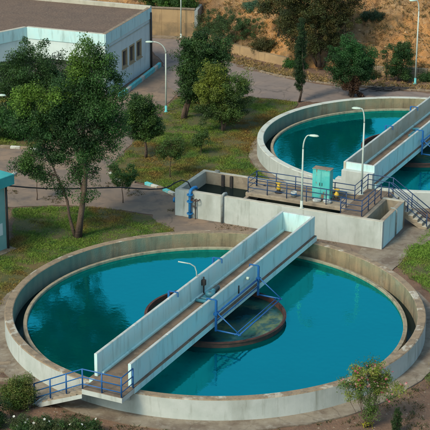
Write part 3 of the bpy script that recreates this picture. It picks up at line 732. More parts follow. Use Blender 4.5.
# ------------------------------------------------------------------ street lamps
def lamp(loc, h, arm, az, label, head=0.55, hi=None):
    """tapered pole with a curved bracket towards azimuth az (degrees from +X)"""
    l = empty('street_lamp', loc, R(az), label, 'street lamp', 'street lamps')
    k = min(0.9, h*0.2)
    MB().tube([(0, 0, 0), (0, 0, h-k)], [0.068, 0.05], 10).build('pole', 'lamp', l, True)
    MB().lathe([(0, 0), (0.15, 0), (0.15, 0.04), (0.09, 0.06), (0.09, 0.5), (0, 0.5)], 12, closed=False).build('base', 'lamp' if hi is None else hi, l, True)
    if arm:
        pts = [(0, 0, h-k)]
        for t in np.linspace(0.1, 1, 9):
            pts.append((arm*(1-math.cos(t*math.pi/2)), 0, h-k+k*math.sin(t*math.pi/2)))
        MB().tube(pts, [0.046]*5+[0.04]*5, 8).build('bracket', 'lamp', l, True)
        e = pts[-1]; hd = MB()
        rings = [(0.0, 0.05, 0.05), (0.08, 0.10, 0.08), (0.30, 0.15, 0.10), (0.50, 0.13, 0.08), (head+0.05, 0.03, 0.03)]
        vs = []
        for (x, w, t) in rings:
            for k2 in range(10):
                a = 2*math.pi*k2/10; zz = t*math.sin(a)
                vs.append((e[0]+x, w*math.cos(a), e[2]-0.02+(zz if zz > 0 else zz*0.55)))
        fs = [(i*10+q, i*10+(q+1) % 10, (i+1)*10+(q+1) % 10, (i+1)*10+q) for i in range(4) for q in range(10)] + [tuple(range(9, -1, -1)), tuple(range(40, 50))]
        hd.add(vs, fs).build('lamp_head', 'lamp_head', l, True)
    return l
lamp((-3.93, 39.74, 0), 5.55, 0.95, 180, 'curved street lamp between the building and the dark trees', hi='kerb_cyan')
lamp((-3.32, 63.0, 0), 7.5, 0.0, 0, 'tall straight lamp pole in front of the ochre wall')
lamp(chp(8.55, 0.15, H-0.01), 4.72, 0.35, -15, 'curved street lamp rising from the front wall of the long basin')
lamp(chp(11.0, 4.15, H-0.01), 5.6, 0.22, 165, 'curved street lamp in front of the far footbridge')
lamp((16.31, 48.35, 0), 7.0, 0.25, 190, 'tall lamp pole at the foot of the hill at the right', hi='kerb_cyan')
lamp((-15.28, 24.4, 0), 5.65, 0.55, 0, 'street lamp at the left edge with only its head in view')

# ------------------------------------------------------------------ flat roofed building
B = empty('flat_roofed_building', (-8.82, 43.5, 0), 0, 'low pale cyan building with brown gravel roof at the upper left', 'building')
HB = 5.2
d1 = Vector((0.316, 0.949)); d2 = Vector((-0.9487, 0.316)); RF = Vector((0, 0))
def bp2(a, bb): v = d1*a + d2*bb; return (v.x, v.y)    # a along the right facade, bb along the front
IN = (-6.4, 2.3); LF = (-9.7, -1.0)
poly = [(0, 0), bp2(10.15, 0), bp2(10.4, 18), (LF[0]-8, LF[1]+2), LF, IN]
inset = [(-0.28, 0.32), bp2(9.85, 0.3), bp2(10.1, 17.6), (LF[0]-7.6, LF[1]+2.3), (LF[0]+0.0, LF[1]+0.36), (IN[0]-0.1, IN[1]+0.36)]
# roof slab
MB().add([(x, y, HB-0.22) for x, y in inset], [tuple(range(len(inset)))]).build('roof', 'gravel_roof', B)
def wallstrip(a, b_, z0, z1, th, name, m, parent=B, out=0.0, bev=True):
    """a straight wall from a to b_, its outer face on the line, thickness th to the left"""
    a = Vector(a); b_ = Vector(b_); d = (b_-a).normalized(); nrm = Vector((-d.y, d.x))
    L = (b_-a).length
    mb = MB().bevbox(0, L, -out, th, z0, z1, 0.02, 0, 1 if isinstance(m, list) else None) if bev else MB().box(0, L, -out, th, z0, z1)
    o = mb.build(name, m, parent); o.location = (a.x, a.y, 0); o.rotation_euler.z = math.atan2(d.y, d.x)
    return o
PB = HB-0.95
# right facade with window openings
wins = [(3.55, 4.55), (5.15, 6.15), (6.75, 7.75)]; wz0, wz1 = 1.6, 2.95
segs = [0.0]+[q for w in wins for q in w]+[10.15]
wr = None
for i in range(0, len(segs), 2):
    o = wallstrip(bp2(segs[i]+(0.003 if i else 0), 0), bp2(segs[i+1]-0.003, 0), 0, PB, 0.28, 'wall', 'facade', bev=False)
for (a, b_) in wins:
    wallstrip(bp2(a, 0), bp2(b_, 0), 0, wz0, 0.276, 'wall', 'facade', bev=False)
    wallstrip(bp2(a, 0), bp2(b_, 0), wz1, PB-0.002, 0.274, 'wall', 'facade', bev=False)
    w = wallstrip(bp2(a+0.03, -0.0), bp2(b_-0.03, 0.0), wz0+0.03, wz1-0.03, 0.16, 'window', 'glass', bev=False)
    w.location = Vector((*bp2(a+0.03, 0.10), 0))
    L = b_-a-0.06
    fr = MB(); t = 0.05
    for (x0, x1, z0, z1) in ((-0.1, t, wz0-0.08, wz1+0.08), (L-t, L+0.1, wz0-0.08, wz1+0.08), (t, L-t, wz1-t, wz1+0.08), (t, L-t, wz0-0.08, wz0+t)):
        fr.box(x0, x1, -0.14, 0.05, z0, z1)
    fr.build('frame', 'fframe', w)
    MB().box(L/2-0.025, L/2+0.025, -0.05, -0.004, wz0+0.09, wz1-0.09).build('mullion', 'darkmetal', w)
    MB().box(-0.13, L+0.13, -0.22, -0.145, wz0-0.16, wz0-0.085).build('sill', 'fframe', w)
wallstrip((0, 0), bp2(10.15, 0), PB+0.002, HB, 0.26, 'parapet', ['paint_blue', 'kerb_stone'], out=0.06)
wallstrip(bp2(10.15, -0.06), bp2(10.4, 18), PB-2, HB+0.12, 0.3, 'parapet', ['paint_cream', 'paint_cream'])
wallstrip(bp2(10.16, 0.0), bp2(10.39, 17.9), 0, PB-2.01, 0.28, 'wall', 'paint_cream', bev=False)
# front facade: deep fascia over a recess
def left_wall(p, q, z0, z1, th, name, m, out=0.0, bev=True): return wallstrip(p, q, z0, z1, th, name, m, B, out, bev)
left_wall(IN, (-0.02, 0.0), PB+0.002, HB-0.004, 0.26, 'parapet', ['paint_blue', 'paint_cream'], out=0.05)
left_wall(IN, (-0.02, 0.01), 2.75, PB, 0.25, 'fascia', 'facade', bev=False)
left_wall(LF, (IN[0]-0.03, IN[1]-0.05), PB+0.002, HB-0.004, 0.26, 'parapet', ['paint_blue', 'paint_cream'], out=0.05)
left_wall(LF, (IN[0]-0.03, IN[1]-0.04), 2.75, PB, 0.25, 'fascia', 'facade', bev=False)
left_wall((LF[0]-8, LF[1]+2), (LF[0]-0.05, LF[1]), 0, HB-0.004, 0.26, 'wall', 'paint_blue', bev=False)
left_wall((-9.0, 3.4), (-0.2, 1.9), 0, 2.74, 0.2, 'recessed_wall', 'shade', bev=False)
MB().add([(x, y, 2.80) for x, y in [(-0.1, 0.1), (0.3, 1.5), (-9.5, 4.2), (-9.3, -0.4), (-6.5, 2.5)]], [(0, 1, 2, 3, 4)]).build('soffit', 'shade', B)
dp = MB().tube([(*bp2(9.85, -0.12), 0.05), (*bp2(9.85, -0.12), HB-0.4)], 0.09, 8).build('downpipe', 'darkmetal', B, True)
tz = 3.95
MB().tube([(*bp2(0.4, -0.03), tz), (*bp2(9.7, -0.03), tz)], 0.035, 6).build('conduit', 'paint_cream', B)

# ------------------------------------------------------------------ ochre yard wall, retaining wall, low wall at the hill's foot
yw = empty('yard_wall', (-6.6, 64.1, 0), 0, 'ochre rendered wall with lighter top half beside the building', 'wall')
Lw = 4.55
for i in range(3):
    x0 = i*Lw/3
    MB().bevbox(x0+0.006, x0+Lw/3-0.006, 0, 0.3, 0, 1.35, 0.01).build('lower_panel', 'tanwall_low', yw)
    MB().bevbox(x0+0.006, x0+Lw/3-0.006, 0.02, 0.29, 1.36, 2.62, 0.02).build('upper_panel', 'tanwall', yw)
MB().bevbox(-0.02, Lw+0.05, -0.05, 0.35, 2.622, 2.72, 0.02).build('coping', 'kerb_stone', yw)
MB().bevbox(Lw+0.004, Lw+0.30, 0.0, 2.5, 0, 2.60, 0.02).build('return_wall', 'greypipe', yw)
MB().bevbox(-0.4, Lw, -0.75, -0.06, 0, 0.14, 0.02).build('kerb', 'kerb_stone', yw)
yw.rotation_euler.z = R(-9)
RW = [(-2.1, 63.2), (-0.4, 60.6), (1.5, 57.75), (3.6, 55.7), (5.9, 53.75)]
rw = empty('retaining_wall', (0, 0, 0), 0, 'weathered ochre retaining wall along the foot of the hill', 'wall')
for i in range(len(RW)-1):
    a = Vector(RW[i]); b_ = Vector(RW[i+1]); d = b_-a; hgt = (0.95, 0.85, 0.80, 0.72)[i]
    o = MB().bevbox(0.006, d.length-0.006, 0, 0.4, -0.05, hgt, 0.03, 0, 1).build('panel', ['tanwall', 'tanwall_low'], rw)
    o.location = (a.x, a.y, 0); o.rotation_euler.z = math.atan2(d.y, d.x)
lw = empty('low_stone_wall', (0, 0, 0), 0, 'low pale stone wall at the foot of the hill behind the lamp', 'wall')
xw = 11.2
while xw < 21:
    L = rng.uniform(0.45, 0.8)
    for c in range(2):
        z0 = c*0.36; sh = rng.uniform(-0.06, 0.06); y = foot(xw)-0.32
        o = MB().bevbox(0.012, L-0.012, sh*0.4, 0.32+sh*0.4, z0-0.02, z0+0.345+rng.uniform(-0.03, 0.0), 0.03).build('stone', 'tanwall_low' if rng.random() < 0.5 else 'kerb_stone', lw)
        o.location = (xw+(0.2 if c else 0), y, 0); o.rotation_euler.z = R(-9)
    xw += L

# ------------------------------------------------------------------ kerbs (each stone its own)
def kerb(name, pts, label, mats, L=0.8, hgt=0.14, wid=0.2, skip=0.0, z=0.0, cat='kerb'):
    k = empty(name, (0, 0, 0), 0, label, cat)
    P = [Vector(p) for p in pts]; d = 0; i = 0; n = 0
    total = sum((P[j+1]-P[j]).length for j in range(len(P)-1))
    def at(s):
        for j in range(len(P)-1):
            l = (P[j+1]-P[j]).length
            if s <= l or j == len(P)-2: return P[j].lerp(P[j+1], s/l), (P[j+1]-P[j]).normalized()
            s -= l
    s = 0
    meshes = {}
    while s + L*0.6 < total:
        p, dr = at(s+L/2); mt = mats[n % len(mats)]; n += 1; s += L
        if rng.random() < skip: continue
        if mt not in meshes:
            o = MB().bevbox(-L/2+0.012, L/2-0.012, -wid/2, wid/2, -0.03, hgt, 0.025).build('kerb_stone', mt, k); meshes[mt] = o
        else:
            o = meshes[mt].copy(); COL.objects.link(o)
        o.location = (p.x, p.y, z+rng.uniform(-0.015, 0.01)); o.rotation_euler = (rng.uniform(-0.03, 0.03), rng.uniform(-0.02, 0.02), math.atan2(dr.y, dr.x)+rng.uniform(-0.03, 0.03))
    return k
kerb('painted_kerb', [(-7.75, 43.5), (-4.9, 53.2)], 'cyan and white painted kerb beside the pale building', ['kerb_cyan', 'kerb_cyan', 'kerb_white', 'kerb_cyan'], 0.85, 0.36, 0.26)
kerb('stone_kerb', [(-17, 30.9), (-15.5, 30.55), (-13.4, 30.2), (-12.5, 29.4), (-12.7, 27.8), (-13.5, 25.6), (-13.9, 24.2)], 'curved kerb of white and bare stones at the left edge', ['kerb_white', 'kerb_stone', 'kerb_stone', 'kerb_white', 'kerb_stone'], 0.75, 0.16, 0.24, 0.12)
kerb('lawn_kerb', [(-4.75, 22.75), (-3.7, 21.75), (-2.8, 20.6)], 'short cyan and white kerb left of the long basin', ['kerb_cyan', 'kerb_white', 'kerb_stone'], 0.6, 0.18, 0.24)
kerb('lawn_kerb', [(-7.3, 25.0), (-6.7, 23.4), (-5.8, 23.1), (-4.9, 22.85)], 'broken row of white kerb stones by the sapling in the middle', ['kerb_white', 'kerb_stone', 'kerb_stone'], 0.5, 0.12, 0.2, 0.25)
kerb('road_kerb', [(3.6, 51.9), (5.3, 50.4), (9.2, 48.1), (13.0, 47.1), (17.4, 46.1), (22, 45.2)], 'dusty kerb of bare stones on the far side of the road', ['kerb_stone'], 0.7, 0.10, 0.18, 0.2)
for i, (x, y, a) in enumerate(((-10.72, -4.55, 0.1), (-10.9, -5.35, 0.0), (-10.55, -6.4, -0.1))):
    o = MB().bevbox(-0.55, 0.38, -0.17, 0.17, -0.03, 0.08, 0.02).build('stepping_stone', 'kerb_stone', None, False, (x, y-0.6, -0.02)); o.rotation_euler.z = a
    tag(o, ('farthest', 'middle', 'nearest')[i]+' of three flat concrete slabs in the soil at the left edge', 'paving slab', 'flat slabs at the left edge')

# ------------------------------------------------------------------ turquoise kiosk at the left edge
KA = R(53)
kk = empty('kiosk', (-12.55, 10.7, 0), KA, 'tall turquoise kiosk with flat roof at the left edge', 'kiosk')
MB().box(-4.2, 0, 0, 3.6, -0.05, 4.1).build('wall', 'kiosk', kk)
MB().bevbox(-4.6, 0.42, -0.42, 4.0, 4.102, 4.75, 0.03).build('roof', 'kiosk_roof', kk)
MB().tube([(0.06, -0.06, 0.0), (0.06, -0.06, 4.1)], 0.07, 8).build('downpipe', 'darkmetal', kk, True)
MB().box(-0.62, -0.30, -0.02, -0.002, 1.0, 1.75).build('notice', 'notice', kk)
MB().box(-4.4, 0.35, -0.5, 3.9, -0.06, 0.05).build('plinth', 'apron', kk)
# black hose strung from the kiosk to the basin
hz = [(-12.5, 10.75, 4.02), (-11.4, 11.6, 3.62), (-10.2, 12.4, 3.26), (-8.8, 13.3, 2.95), (-7.4, 14.3, 2.66), (-6.0, 15.2, 2.40), (-5.0, 15.8, 2.12), (-4.2, 16.3, 1.90), (-3.5, 16.75, 1.78), (-3.0, 17.1, 1.80), (-2.6, 17.4, 1.98), (-2.2, 17.5, 2.12), (-1.8, 17.45, 2.0), (-1.6, 17.4, 1.6), (-1.55, 17.4, 0.9)]
tag(MB().tube(hz, 0.045, 6).build('hose', 'cable', None, True), 'black hose strung from the turquoise kiosk to the long basin', 'hose')

# ------------------------------------------------------------------ trees, shrubs
def leafset(centers, norm_bias, size, aspect, cols, droop=0.0):
    n = len(centers)
    nrm = nr.normal(0, 1, (n, 3)) + norm_bias
    nrm /= np.linalg.norm(nrm, axis=1)[:, None]
    t = nr.normal(0, 1, (n, 3)); t[:, 2] -= droop
    t -= nrm*(t*nrm).sum(1)[:, None]; t /= np.linalg.norm(t, axis=1)[:, None]
    bb = np.cross(nrm, t)
    s = size*nr.uniform(0.6, 1.3, n)[:, None]
    L = t*s; Wd = bb*s*aspect
    v = np.stack([centers-L*0.5, centers+Wd*0.5-L*0.05, centers+L*0.5, centers-Wd*0.5-L*0.05], 1).reshape(-1, 3)
    return v, np.repeat(cols, 4, 0)

def foliage(lobes, nclump, per, clump_r, size, aspect, palette, shell=0.55, droop=0.0, jitter=0.25, flat=0.8):
    """lobes: (cx,cy,cz,rx,ry,rz[,palette index weight]); leaves gathered in clumps through the lobes"""
    vol = np.array([max(l[3]*l[4]*l[5], 1e-4)**0.8 for l in lobes]); vol /= vol.sum()
    V = []; C = []
    pal = np.array(palette)
    for l, f in zip(lobes, vol):
        k = max(2, int(round(1.35*nclump*f)))
        d = nr.normal(0, 1, (k, 3)); d /= np.linalg.norm(d, axis=1)[:, None]
        rad = nr.uniform(shell, 1.0, k)**(1/1.5)
        out_ = nr.uniform(0, 1, k) < 0.22
        rad = np.where(out_, nr.uniform(1.0, 1.28, k), rad)
        cc = np.array(l[:3]) + d*rad[:, None]*np.array(l[3:6])
        for ci in range(k):
            m_ = int(3.3*per*nr.uniform(0.5, 1.5)*(0.4 if out_[ci] else 1))
            rr = clump_r*nr.uniform(0.6, 1.35)*(0.7 if out_[ci] else 1)
            q = nr.normal(0, 1, (m_, 3)); q /= np.linalg.norm(q, axis=1)[:, None]
            q *= (nr.uniform(0.15, 1.0, m_)**0.5)[:, None]*rr; q[:, 2] *= flat
            ax = d[ci] + nr.normal(0, 0.4, 3) + np.array((0, 0, 0.25)); ax /= np.linalg.norm(ax)
            q += ax[None]*((q@ax)*nr.uniform(0.2, 0.9))[:, None]          # clumps stretch along their twig
            pts = cc[ci] + q
            pi = pal[l[6]] if len(l) > 6 else pal[nr.integers(0, len(pal))]
            base = pi*nr.uniform(0.7, 1.3)
            cols = base[None]*nr.uniform(1-jitter, 1+jitter, (m_, 1))
            v, c = leafset(pts, (q/rr)*0.9 + np.array((0, 0, 0.5)), size*0.64, aspect*1.15, cols*np.array((1.4, 1.6, 1.3)), droop)
            V.append(v); C.append(c)
    return np.concatenate(V), np.concatenate(C)

def limb_pts(a, b, bend, k=6):
    a = Vector(a); b = Vector(b); out = []
    L = (b-a).length; o = Vector((rng.uniform(-1, 1), rng.uniform(-1, 1), rng.uniform(-0.3, 0.3)))*bend*L
    for i in range(k+1):
        t = i/k; out.append(a.lerp(b, t) + o*math.sin(math.pi*t) + Vector((rng.uniform(-1, 1), rng.uniform(-1, 1), 0))*0.015*L*(1 if 0 < i < k else 0))
    return out

def tree(name, base, stems, lobes, label, cat='tree', group=None, r0=0.2, nclump=60, per=90, clump_r=0.5, size=0.16, aspect=0.45, palette=((0.03, 0.06, 0.015),), shell=0.45, droop=0.3, twig=True, crown_name='crown', jitter=0.25, flat=0.8):
    t = empty(name, base, 0, label, cat, group)
    mb = MB()
    tops = []
    for (sx, sy, top, rs) in stems:          # each stem: foot offset, top point, radius factor
        pts = limb_pts((sx, sy, -0.05), top, 0.05, 7)
        rad = [r0*rs*(1.15 if i == 0 else 1)*(1-0.75*i/7) for i in range(8)]
        mb.tube(pts, rad, 9); tops.append((pts, rad))
    if twig:
        for l in lobes:
            c = Vector(l[:3]); best = None
            for pts, rad in tops:
                for i in range(2, 8):
                    dd = (pts[i]-c).length + (0.8 if pts[i].z > c.z else 0)
                    if best is None or dd < best[0]: best = (dd, pts[i], rad[i])
            if best[0] < 0.3: continue
            q = limb_pts(best[1], c, 0.08, 5); mb.tube(q, [best[2]*0.7*(1-0.7*i/5) for i in range(6)], 6)
            for s in range(5):
                e = c + Vector((rng.uniform(-1, 1)*l[3], rng.uniform(-1, 1)*l[4], rng.uniform(-0.6, 1)*l[5]))*0.75
                q2 = limb_pts(q[rng.randint(2, 5)], e, 0.1, 4); mb.tube(q2, [best[2]*0.3*(1-0.75*i/4) for i in range(5)], 5)
    mb.build('trunk', 'bark', t, True)
    v, c = foliage(lobes, nclump, per, clump_r, size, aspect, palette, shell, droop, jitter, flat)
    o = link(crown_name, quadmesh(crown_name, v, c, 'leaf'), t)
    return t

def L_(k, items, dy=0.0):
    """lobes given as offsets in hundredths of a base unit k (metres per unit): (x, z, rx, rz[, palette])"""
    out = []
    for it in items:
        x, z, rx, rz = it[:4]; yy = it[5] if len(it) > 5 else rng.uniform(-0.3, 0.3)*rx
        l = [x*k, yy*k+dy, z*k*1.05, rx*k, rx*k*0.9, rz*k*1.03]
        if len(it) > 4 and it[4] is not None: l.append(it[4])
        out.append(tuple(l))
    return out

G_TREES = 'trees and shrubs in the plant'
# big tree by the lawn
PALB = [(0.022, 0.05, 0.016), (0.03, 0.065, 0.018), (0.075, 0.12, 0.018), (0.018, 0.038, 0.014), (0.048, 0.088, 0.02)]  # paler greens put sunlit tips into the colour of the upper and left lobes
k = 1/16.3
tree('broadleaf_tree', (-8.44, 12.62, 0), [(0, 0, (0.55, 0, 9.8), 1.0), (-0.15, 0.1, (-1.9, 0.4, 5.6), 0.55)],
     L_(k, [(14, 174, 14, 19, 4), (6, 170, 9, 12, 2), (20, 160, 23, 22, 1), (2, 166, 12, 12, 2), (30, 140, 20, 22, 1), (2, 138, 28, 22, 0), (-22, 142, 16, 11, 2), (-12, 128, 18, 14, 0), (-46, 136, 13, 11, 2), (-42, 124, 15, 12, 4), (-45, 118, 16, 12, 0), (-22, 112, 26, 20, 0), (8, 112, 28, 22, 3), (33, 110, 16, 18, 1), (34, 90, 8, 9, 0), (10, 88, 20, 14, 1), (-18, 86, 20, 12, 3), (-42, 82, 12, 9, 4), (-50, 66, 8, 7, 0), (-28, 62, 12, 9, 0), (2, 64, 11, 11, 1), (-12, 46, 6, 8, 0), (8, 46, 6, 11, 1), (16, 66, 6, 7, 0), (-58, 74, 6, 5, 0)]),
     'tall leafy tree with leaning second stem on the lawn by the near tank', group=G_TREES, r0=0.21, nclump=290, per=95, clump_r=0.52, size=0.19, aspect=0.42, palette=PALB, shell=0.35, droop=0.5)
# trees in front of the building
DARK = [(0.018, 0.038, 0.014), (0.024, 0.05, 0.016), (0.035, 0.065, 0.018)]
k = 1/13.5
tree('broadleaf_tree', (-13.4, 34.6, 0), [(0, 0, (0.1, 0, 4.6), 1)], L_(k, [(0, 66, 26, 20), (-16, 52, 22, 20), (18, 50, 24, 24), (34, 44, 14, 20), (2, 36, 34, 22), (-26, 34, 18, 16)]),
     'dark rounded tree in front of the pale building', group=G_TREES, r0=0.2, nclump=170, per=85, clump_r=0.5, size=0.20, palette=DARK)
tree('shrub', (-15.6, 32.6, 0), [(0, 0, (0.1, 0, 1.6), 1), (0.3, 0.1, (0.6, 0.2, 1.5), 0.8)], L_(k, [(0, 16, 18, 14), (20, 12, 16, 10), (-18, 14, 14, 12)]),
     'low green bush at the left edge behind the curved kerb', 'shrub', G_TREES, 0.08, 90, 80, 0.4, 0.17, palette=[(0.03, 0.075, 0.018), (0.022, 0.055, 0.015)])
k = 1/14.2
tree('broadleaf_tree', (-5.0, 28.4, 0), [(0, 0, (-0.1, 0, 3.0), 1)], L_(k, [(-4, 54, 10, 9), (6, 42, 10, 11), (-12, 40, 10, 11), (-2, 30, 15, 10), (9, 26, 7, 7)]),
     'small round dark tree on the lawn below the curved lamp', group=G_TREES, r0=0.12, nclump=110, per=80, clump_r=0.4, size=0.17, palette=DARK+[(0.05, 0.085, 0.02)])
k = 1/13.1
tree('broadleaf_tree', (-2.55, 38.0, 0), [(0, 0, (0.3, 0, 4.6), 1), (0.1, 0, (1.2, 0.2, 4.2), 0.7)], L_(k, [(6, 72, 9, 9), (18, 66, 15, 15), (34, 62, 11, 12), (8, 52, 16, 16), (4, 34, 10, 15), (26, 44, 16, 16), (14, 30, 13, 13), (42, 74, 6, 6), (20, 80, 7, 5)]),
     'large dark green tree behind the yellowish one, at the centre', group=G_TREES, r0=0.2, nclump=190, per=85, clump_r=0.48, size=0.19, palette=DARK)
k = 1/13.3
PALY = [(0.115, 0.12, 0.02), (0.05, 0.075, 0.02), (0.032, 0.052, 0.018), (0.085, 0.10, 0.022)]  # yellows paint the sunlit left of the crown, darker greens the rest
tree('broadleaf_tree', (0.45, 34.7, 0), [(0, 0, (-0.2, 0, 3.6), 1), (0, 0.05, (0.9, 0.1, 2.8), 0.7)], L_(k, [(-12, 56, 12, 8, 0), (-14, 44, 12, 12, 0), (-8, 32, 14, 12, 3), (10, 44, 14, 14, 1), (16, 30, 12, 14, 2), (2, 20, 18, 12, 1), (-16, 18, 9, 9, 2), (20, 52, 6, 6, 3)]),
     'yellow green tree in front of the large dark one, at the centre', group=G_TREES, r0=0.12, nclump=130, per=85, clump_r=0.4, size=0.17, palette=PALY, droop=0.6)
# cypress
k = 1/12.6
tree('cypress', (6.5, 42.8, 0), [(0, 0, (0, 0, 6.0), 1)], [(0, 0, 1.35+i*0.42, (0.26, 0.36, 0.41, 0.42, 0.42, 0.41, 0.39, 0.37, 0.34, 0.30, 0.25, 0.20, 0.14)[i], (0.26, 0.36, 0.41, 0.42, 0.42, 0.41, 0.39, 0.37, 0.34, 0.30, 0.25, 0.20, 0.14)[i], 0.45) for i in range(13)],
     'slim dark columnar cypress beside the road', group=G_TREES, r0=0.09, nclump=210, per=50, clump_r=0.2, size=0.12, aspect=0.35, palette=[(0.014, 0.028, 0.012), (0.02, 0.038, 0.014)], shell=0.2, droop=-1.5, twig=False)
k = 1/12.5
tree('broadleaf_tree', (10.7, 44.3, 0), [(0, 0, (-0.6, 0, 2.6), 0.7), (0.1, 0, (0.1, 0, 3.2), 0.8), (0.15, 0, (0.8, 0, 2.6), 0.7)],
     L_(k, [(-4, 46, 14, 11, 0), (10, 40, 12, 12, 0), (-14, 34, 11, 11, 1), (2, 30, 18, 12, 1), (14, 26, 9, 9, 1), (-12, 22, 9, 7, 1), (0, 12, 9, 9, 2), (6, 7, 6, 6, 2)]),
     'bushy green tree with reddish lower twigs behind the far tank', group=G_TREES, r0=0.1, nclump=140, per=85, clump_r=0.38, size=0.17, palette=[(0.022, 0.062, 0.018), (0.018, 0.045, 0.015), (0.06, 0.028, 0.02)])
# big dry trees on the hill foot
OLV = [(0.055, 0.05, 0.018), (0.035, 0.038, 0.014), (0.075, 0.055, 0.02), (0.026, 0.03, 0.012)]
k = 1/11.8
tree('hillside_tree', (8.7, 52.6, 0.3), [(0, 0, (-0.3, 0, 6.2), 1), (-0.2, 0.2, (-2.4, 0.3, 5.0), 0.7), (0.2, 0.1, (2.2, 0.2, 5.6), 0.7)],
     L_(k, [(-4, 88, 20, 16), (-26, 76, 16, 18), (18, 84, 18, 16), (-6, 66, 24, 18), (20, 62, 20, 16), (36, 74, 10, 14), (-32, 54, 12, 18), (-14, 44, 18, 14), (10, 40, 20, 12), (30, 46, 12, 10), (-30, 30, 12, 14), (-8, 24, 18, 12), (14, 22, 14, 10), (0, 52, 24, 16)]),
     'large olive brown tree at the foot of the hill', group=G_TREES, r0=0.18, nclump=300, per=75, clump_r=0.5, size=0.19, palette=OLV, shell=0.3)
tree('hillside_tree', (5.3, 56.8, 1.9), [(0, 0, (0, 0, 3.2), 1)], L_(k, [(0, 44, 14, 12), (8, 30, 14, 12), (-10, 28, 10, 10), (4, 14, 12, 8)]),
     'smaller olive brown tree left of the large one on the hill', group=G_TREES, r0=0.1, nclump=80, per=65, clump_r=0.42, size=0.18, palette=OLV, shell=0.3)
k = 1/12.0
tree('broadleaf_tree', (14.9, 49.2, 0), [(0, 0, (0.1, 0, 2.2), 1), (-0.9, 0.2, (-0.9, 0.2, 2.4), 0.8)], L_(k, [(2, 30, 10, 9), (4, 20, 10, 9), (-4, 14, 8, 8), (5, 8, 9, 7), (-12, 26, 4, 5)]),
     'small dark green tree left of the lamp at the hill foot', group=G_TREES, r0=0.07, nclump=80, per=80, clump_r=0.34, size=0.15, palette=[(0.02, 0.05, 0.018), (0.03, 0.055, 0.018)])
HS = [((1.6, 58.6), 32, 30, 'broad grey green bush above the retaining wall', [(0.04, 0.07, 0.028), (0.05, 0.075, 0.03), (0.03, 0.05, 0.02)]),
      ((-0.5, 61.4), 18, 24, 'dark bush above the bend of the retaining wall', [(0.035, 0.06, 0.022), (0.05, 0.055, 0.02)]),
      ((4.2, 56.0), 14, 12, 'brownish bush at the right end of the retaining wall', [(0.05, 0.05, 0.02), (0.07, 0.055, 0.025)]),
      ((3.2, 61.2), 9, 7, 'small bluish bush high on the orange slope', [(0.05, 0.09, 0.06)]),
      ((6.6, 53.3), 10, 7, 'small bright green bush where the retaining wall ends', [(0.03, 0.08, 0.02)]),
      ((13.3, 56.2), 12, 6, 'dark low bush high on the bare slope', [(0.03, 0.045, 0.025)]),
      ((17.6, 49.4), 9, 6, 'low green bush right of the lamp at the hill foot', [(0.03, 0.06, 0.02)]),
      ((12.6, 50.2), 12, 7, 'dusty green bush in front of the low stone wall', [(0.04, 0.055, 0.02), (0.06, 0.05, 0.02)]),
      ((-2.6, 65.6), 10, 12, 'dark bush at the end of the ochre wall', [(0.03, 0.035, 0.018), (0.05, 0.04, 0.02)])]
for (p, rx, rz, lb, pal) in HS:
    z = max(0, hill_z(*p))
    tree('shrub', (p[0], p[1], z-0.05), [(0, 0, (0.1, 0, rz/11.5*0.8), 1), (0.1, 0.1, (rx/11.5*0.4, 0.1, rz/11.5*0.7), 0.8), (-0.1, 0.1, (-rx/11.5*0.4, 0.1, rz/11.5*0.7), 0.8)],
         L_(1/11.5, [(-rx*0.5, rz*0.45, rx*0.55, rz*0.5), (rx*0.45, rz*0.42, rx*0.55, rz*0.5), (0, rz*0.6, rx*0.6, rz*0.5)]),
         lb, 'shrub', G_TREES, 0.05, int(20+rx*2.2), 65, 0.32, 0.14, 0.4, pal, 0.3)
# hedge behind the ochre wall
for i, (x, lb) in enumerate(((-5.9, 'leafy hedge bush behind the left end of the ochre wall'), (-4.4, 'leafy hedge bush behind the tall pole and ochre wall'), (-3.0, 'leafy hedge bush behind the right end of the ochre wall'))):
    y = foot(x)+0.6
    tree('hedge_bush', (x, y, max(0, hill_z(x, y))-0.1), [(0, 0, (0, 0, 2.0), 1)], [(0, 0, 1.6, 1.0, 0.9, 1.2), (0.4, 0.2, 2.4, 0.9, 0.8, 0.9), (-0.4, 0, 2.3, 0.9, 0.8, 0.9)], lb, 'shrub', G_TREES, 0.06, 70, 70, 0.34, 0.16, 0.45, [(0.05, 0.095, 0.02), (0.03, 0.06, 0.018)], 0.3)
# saplings
def sapling(p, h, lb, pal, n=26, spread=0.5):
    n = int(n*1.2)
    lobes = [(rng.uniform(-1, 1)*spread, rng.uniform(-1, 1)*spread, h*rng.uniform(0.5, 1.0), 0.24, 0.24, 0.2) for _ in range(13)]
    tree('sapling', (*p, 0), [(0, 0, (0.05, 0, h*0.9), 1)], lobes, lb, 'tree', G_TREES, 0.035, n, 28, 0.26, 0.16, 0.4, pal, 0.3)
sapling((-6.06, 19.0), 2.5, 'leafy sapling in the grass edge left of the long basin', [(0.03, 0.065, 0.018), (0.05, 0.085, 0.02)], 44, 0.75)
sapling((-11.7, 19.4), 3.1, 'thin sparse sapling on the driveway side behind the big tree', [(0.05, 0.07, 0.022)], 26, 0.6)
sapling((-3.15, 24.2), 3.0, 'feathery young tree on the middle lawn', [(0.04, 0.07, 0.018), (0.05, 0.06, 0.016)], 60, 0.7)
sapling((-1.1, 29.4), 1.6, 'knee high seedling on the middle lawn near the tree shade', [(0.04, 0.065, 0.018)], 22, 0.4)
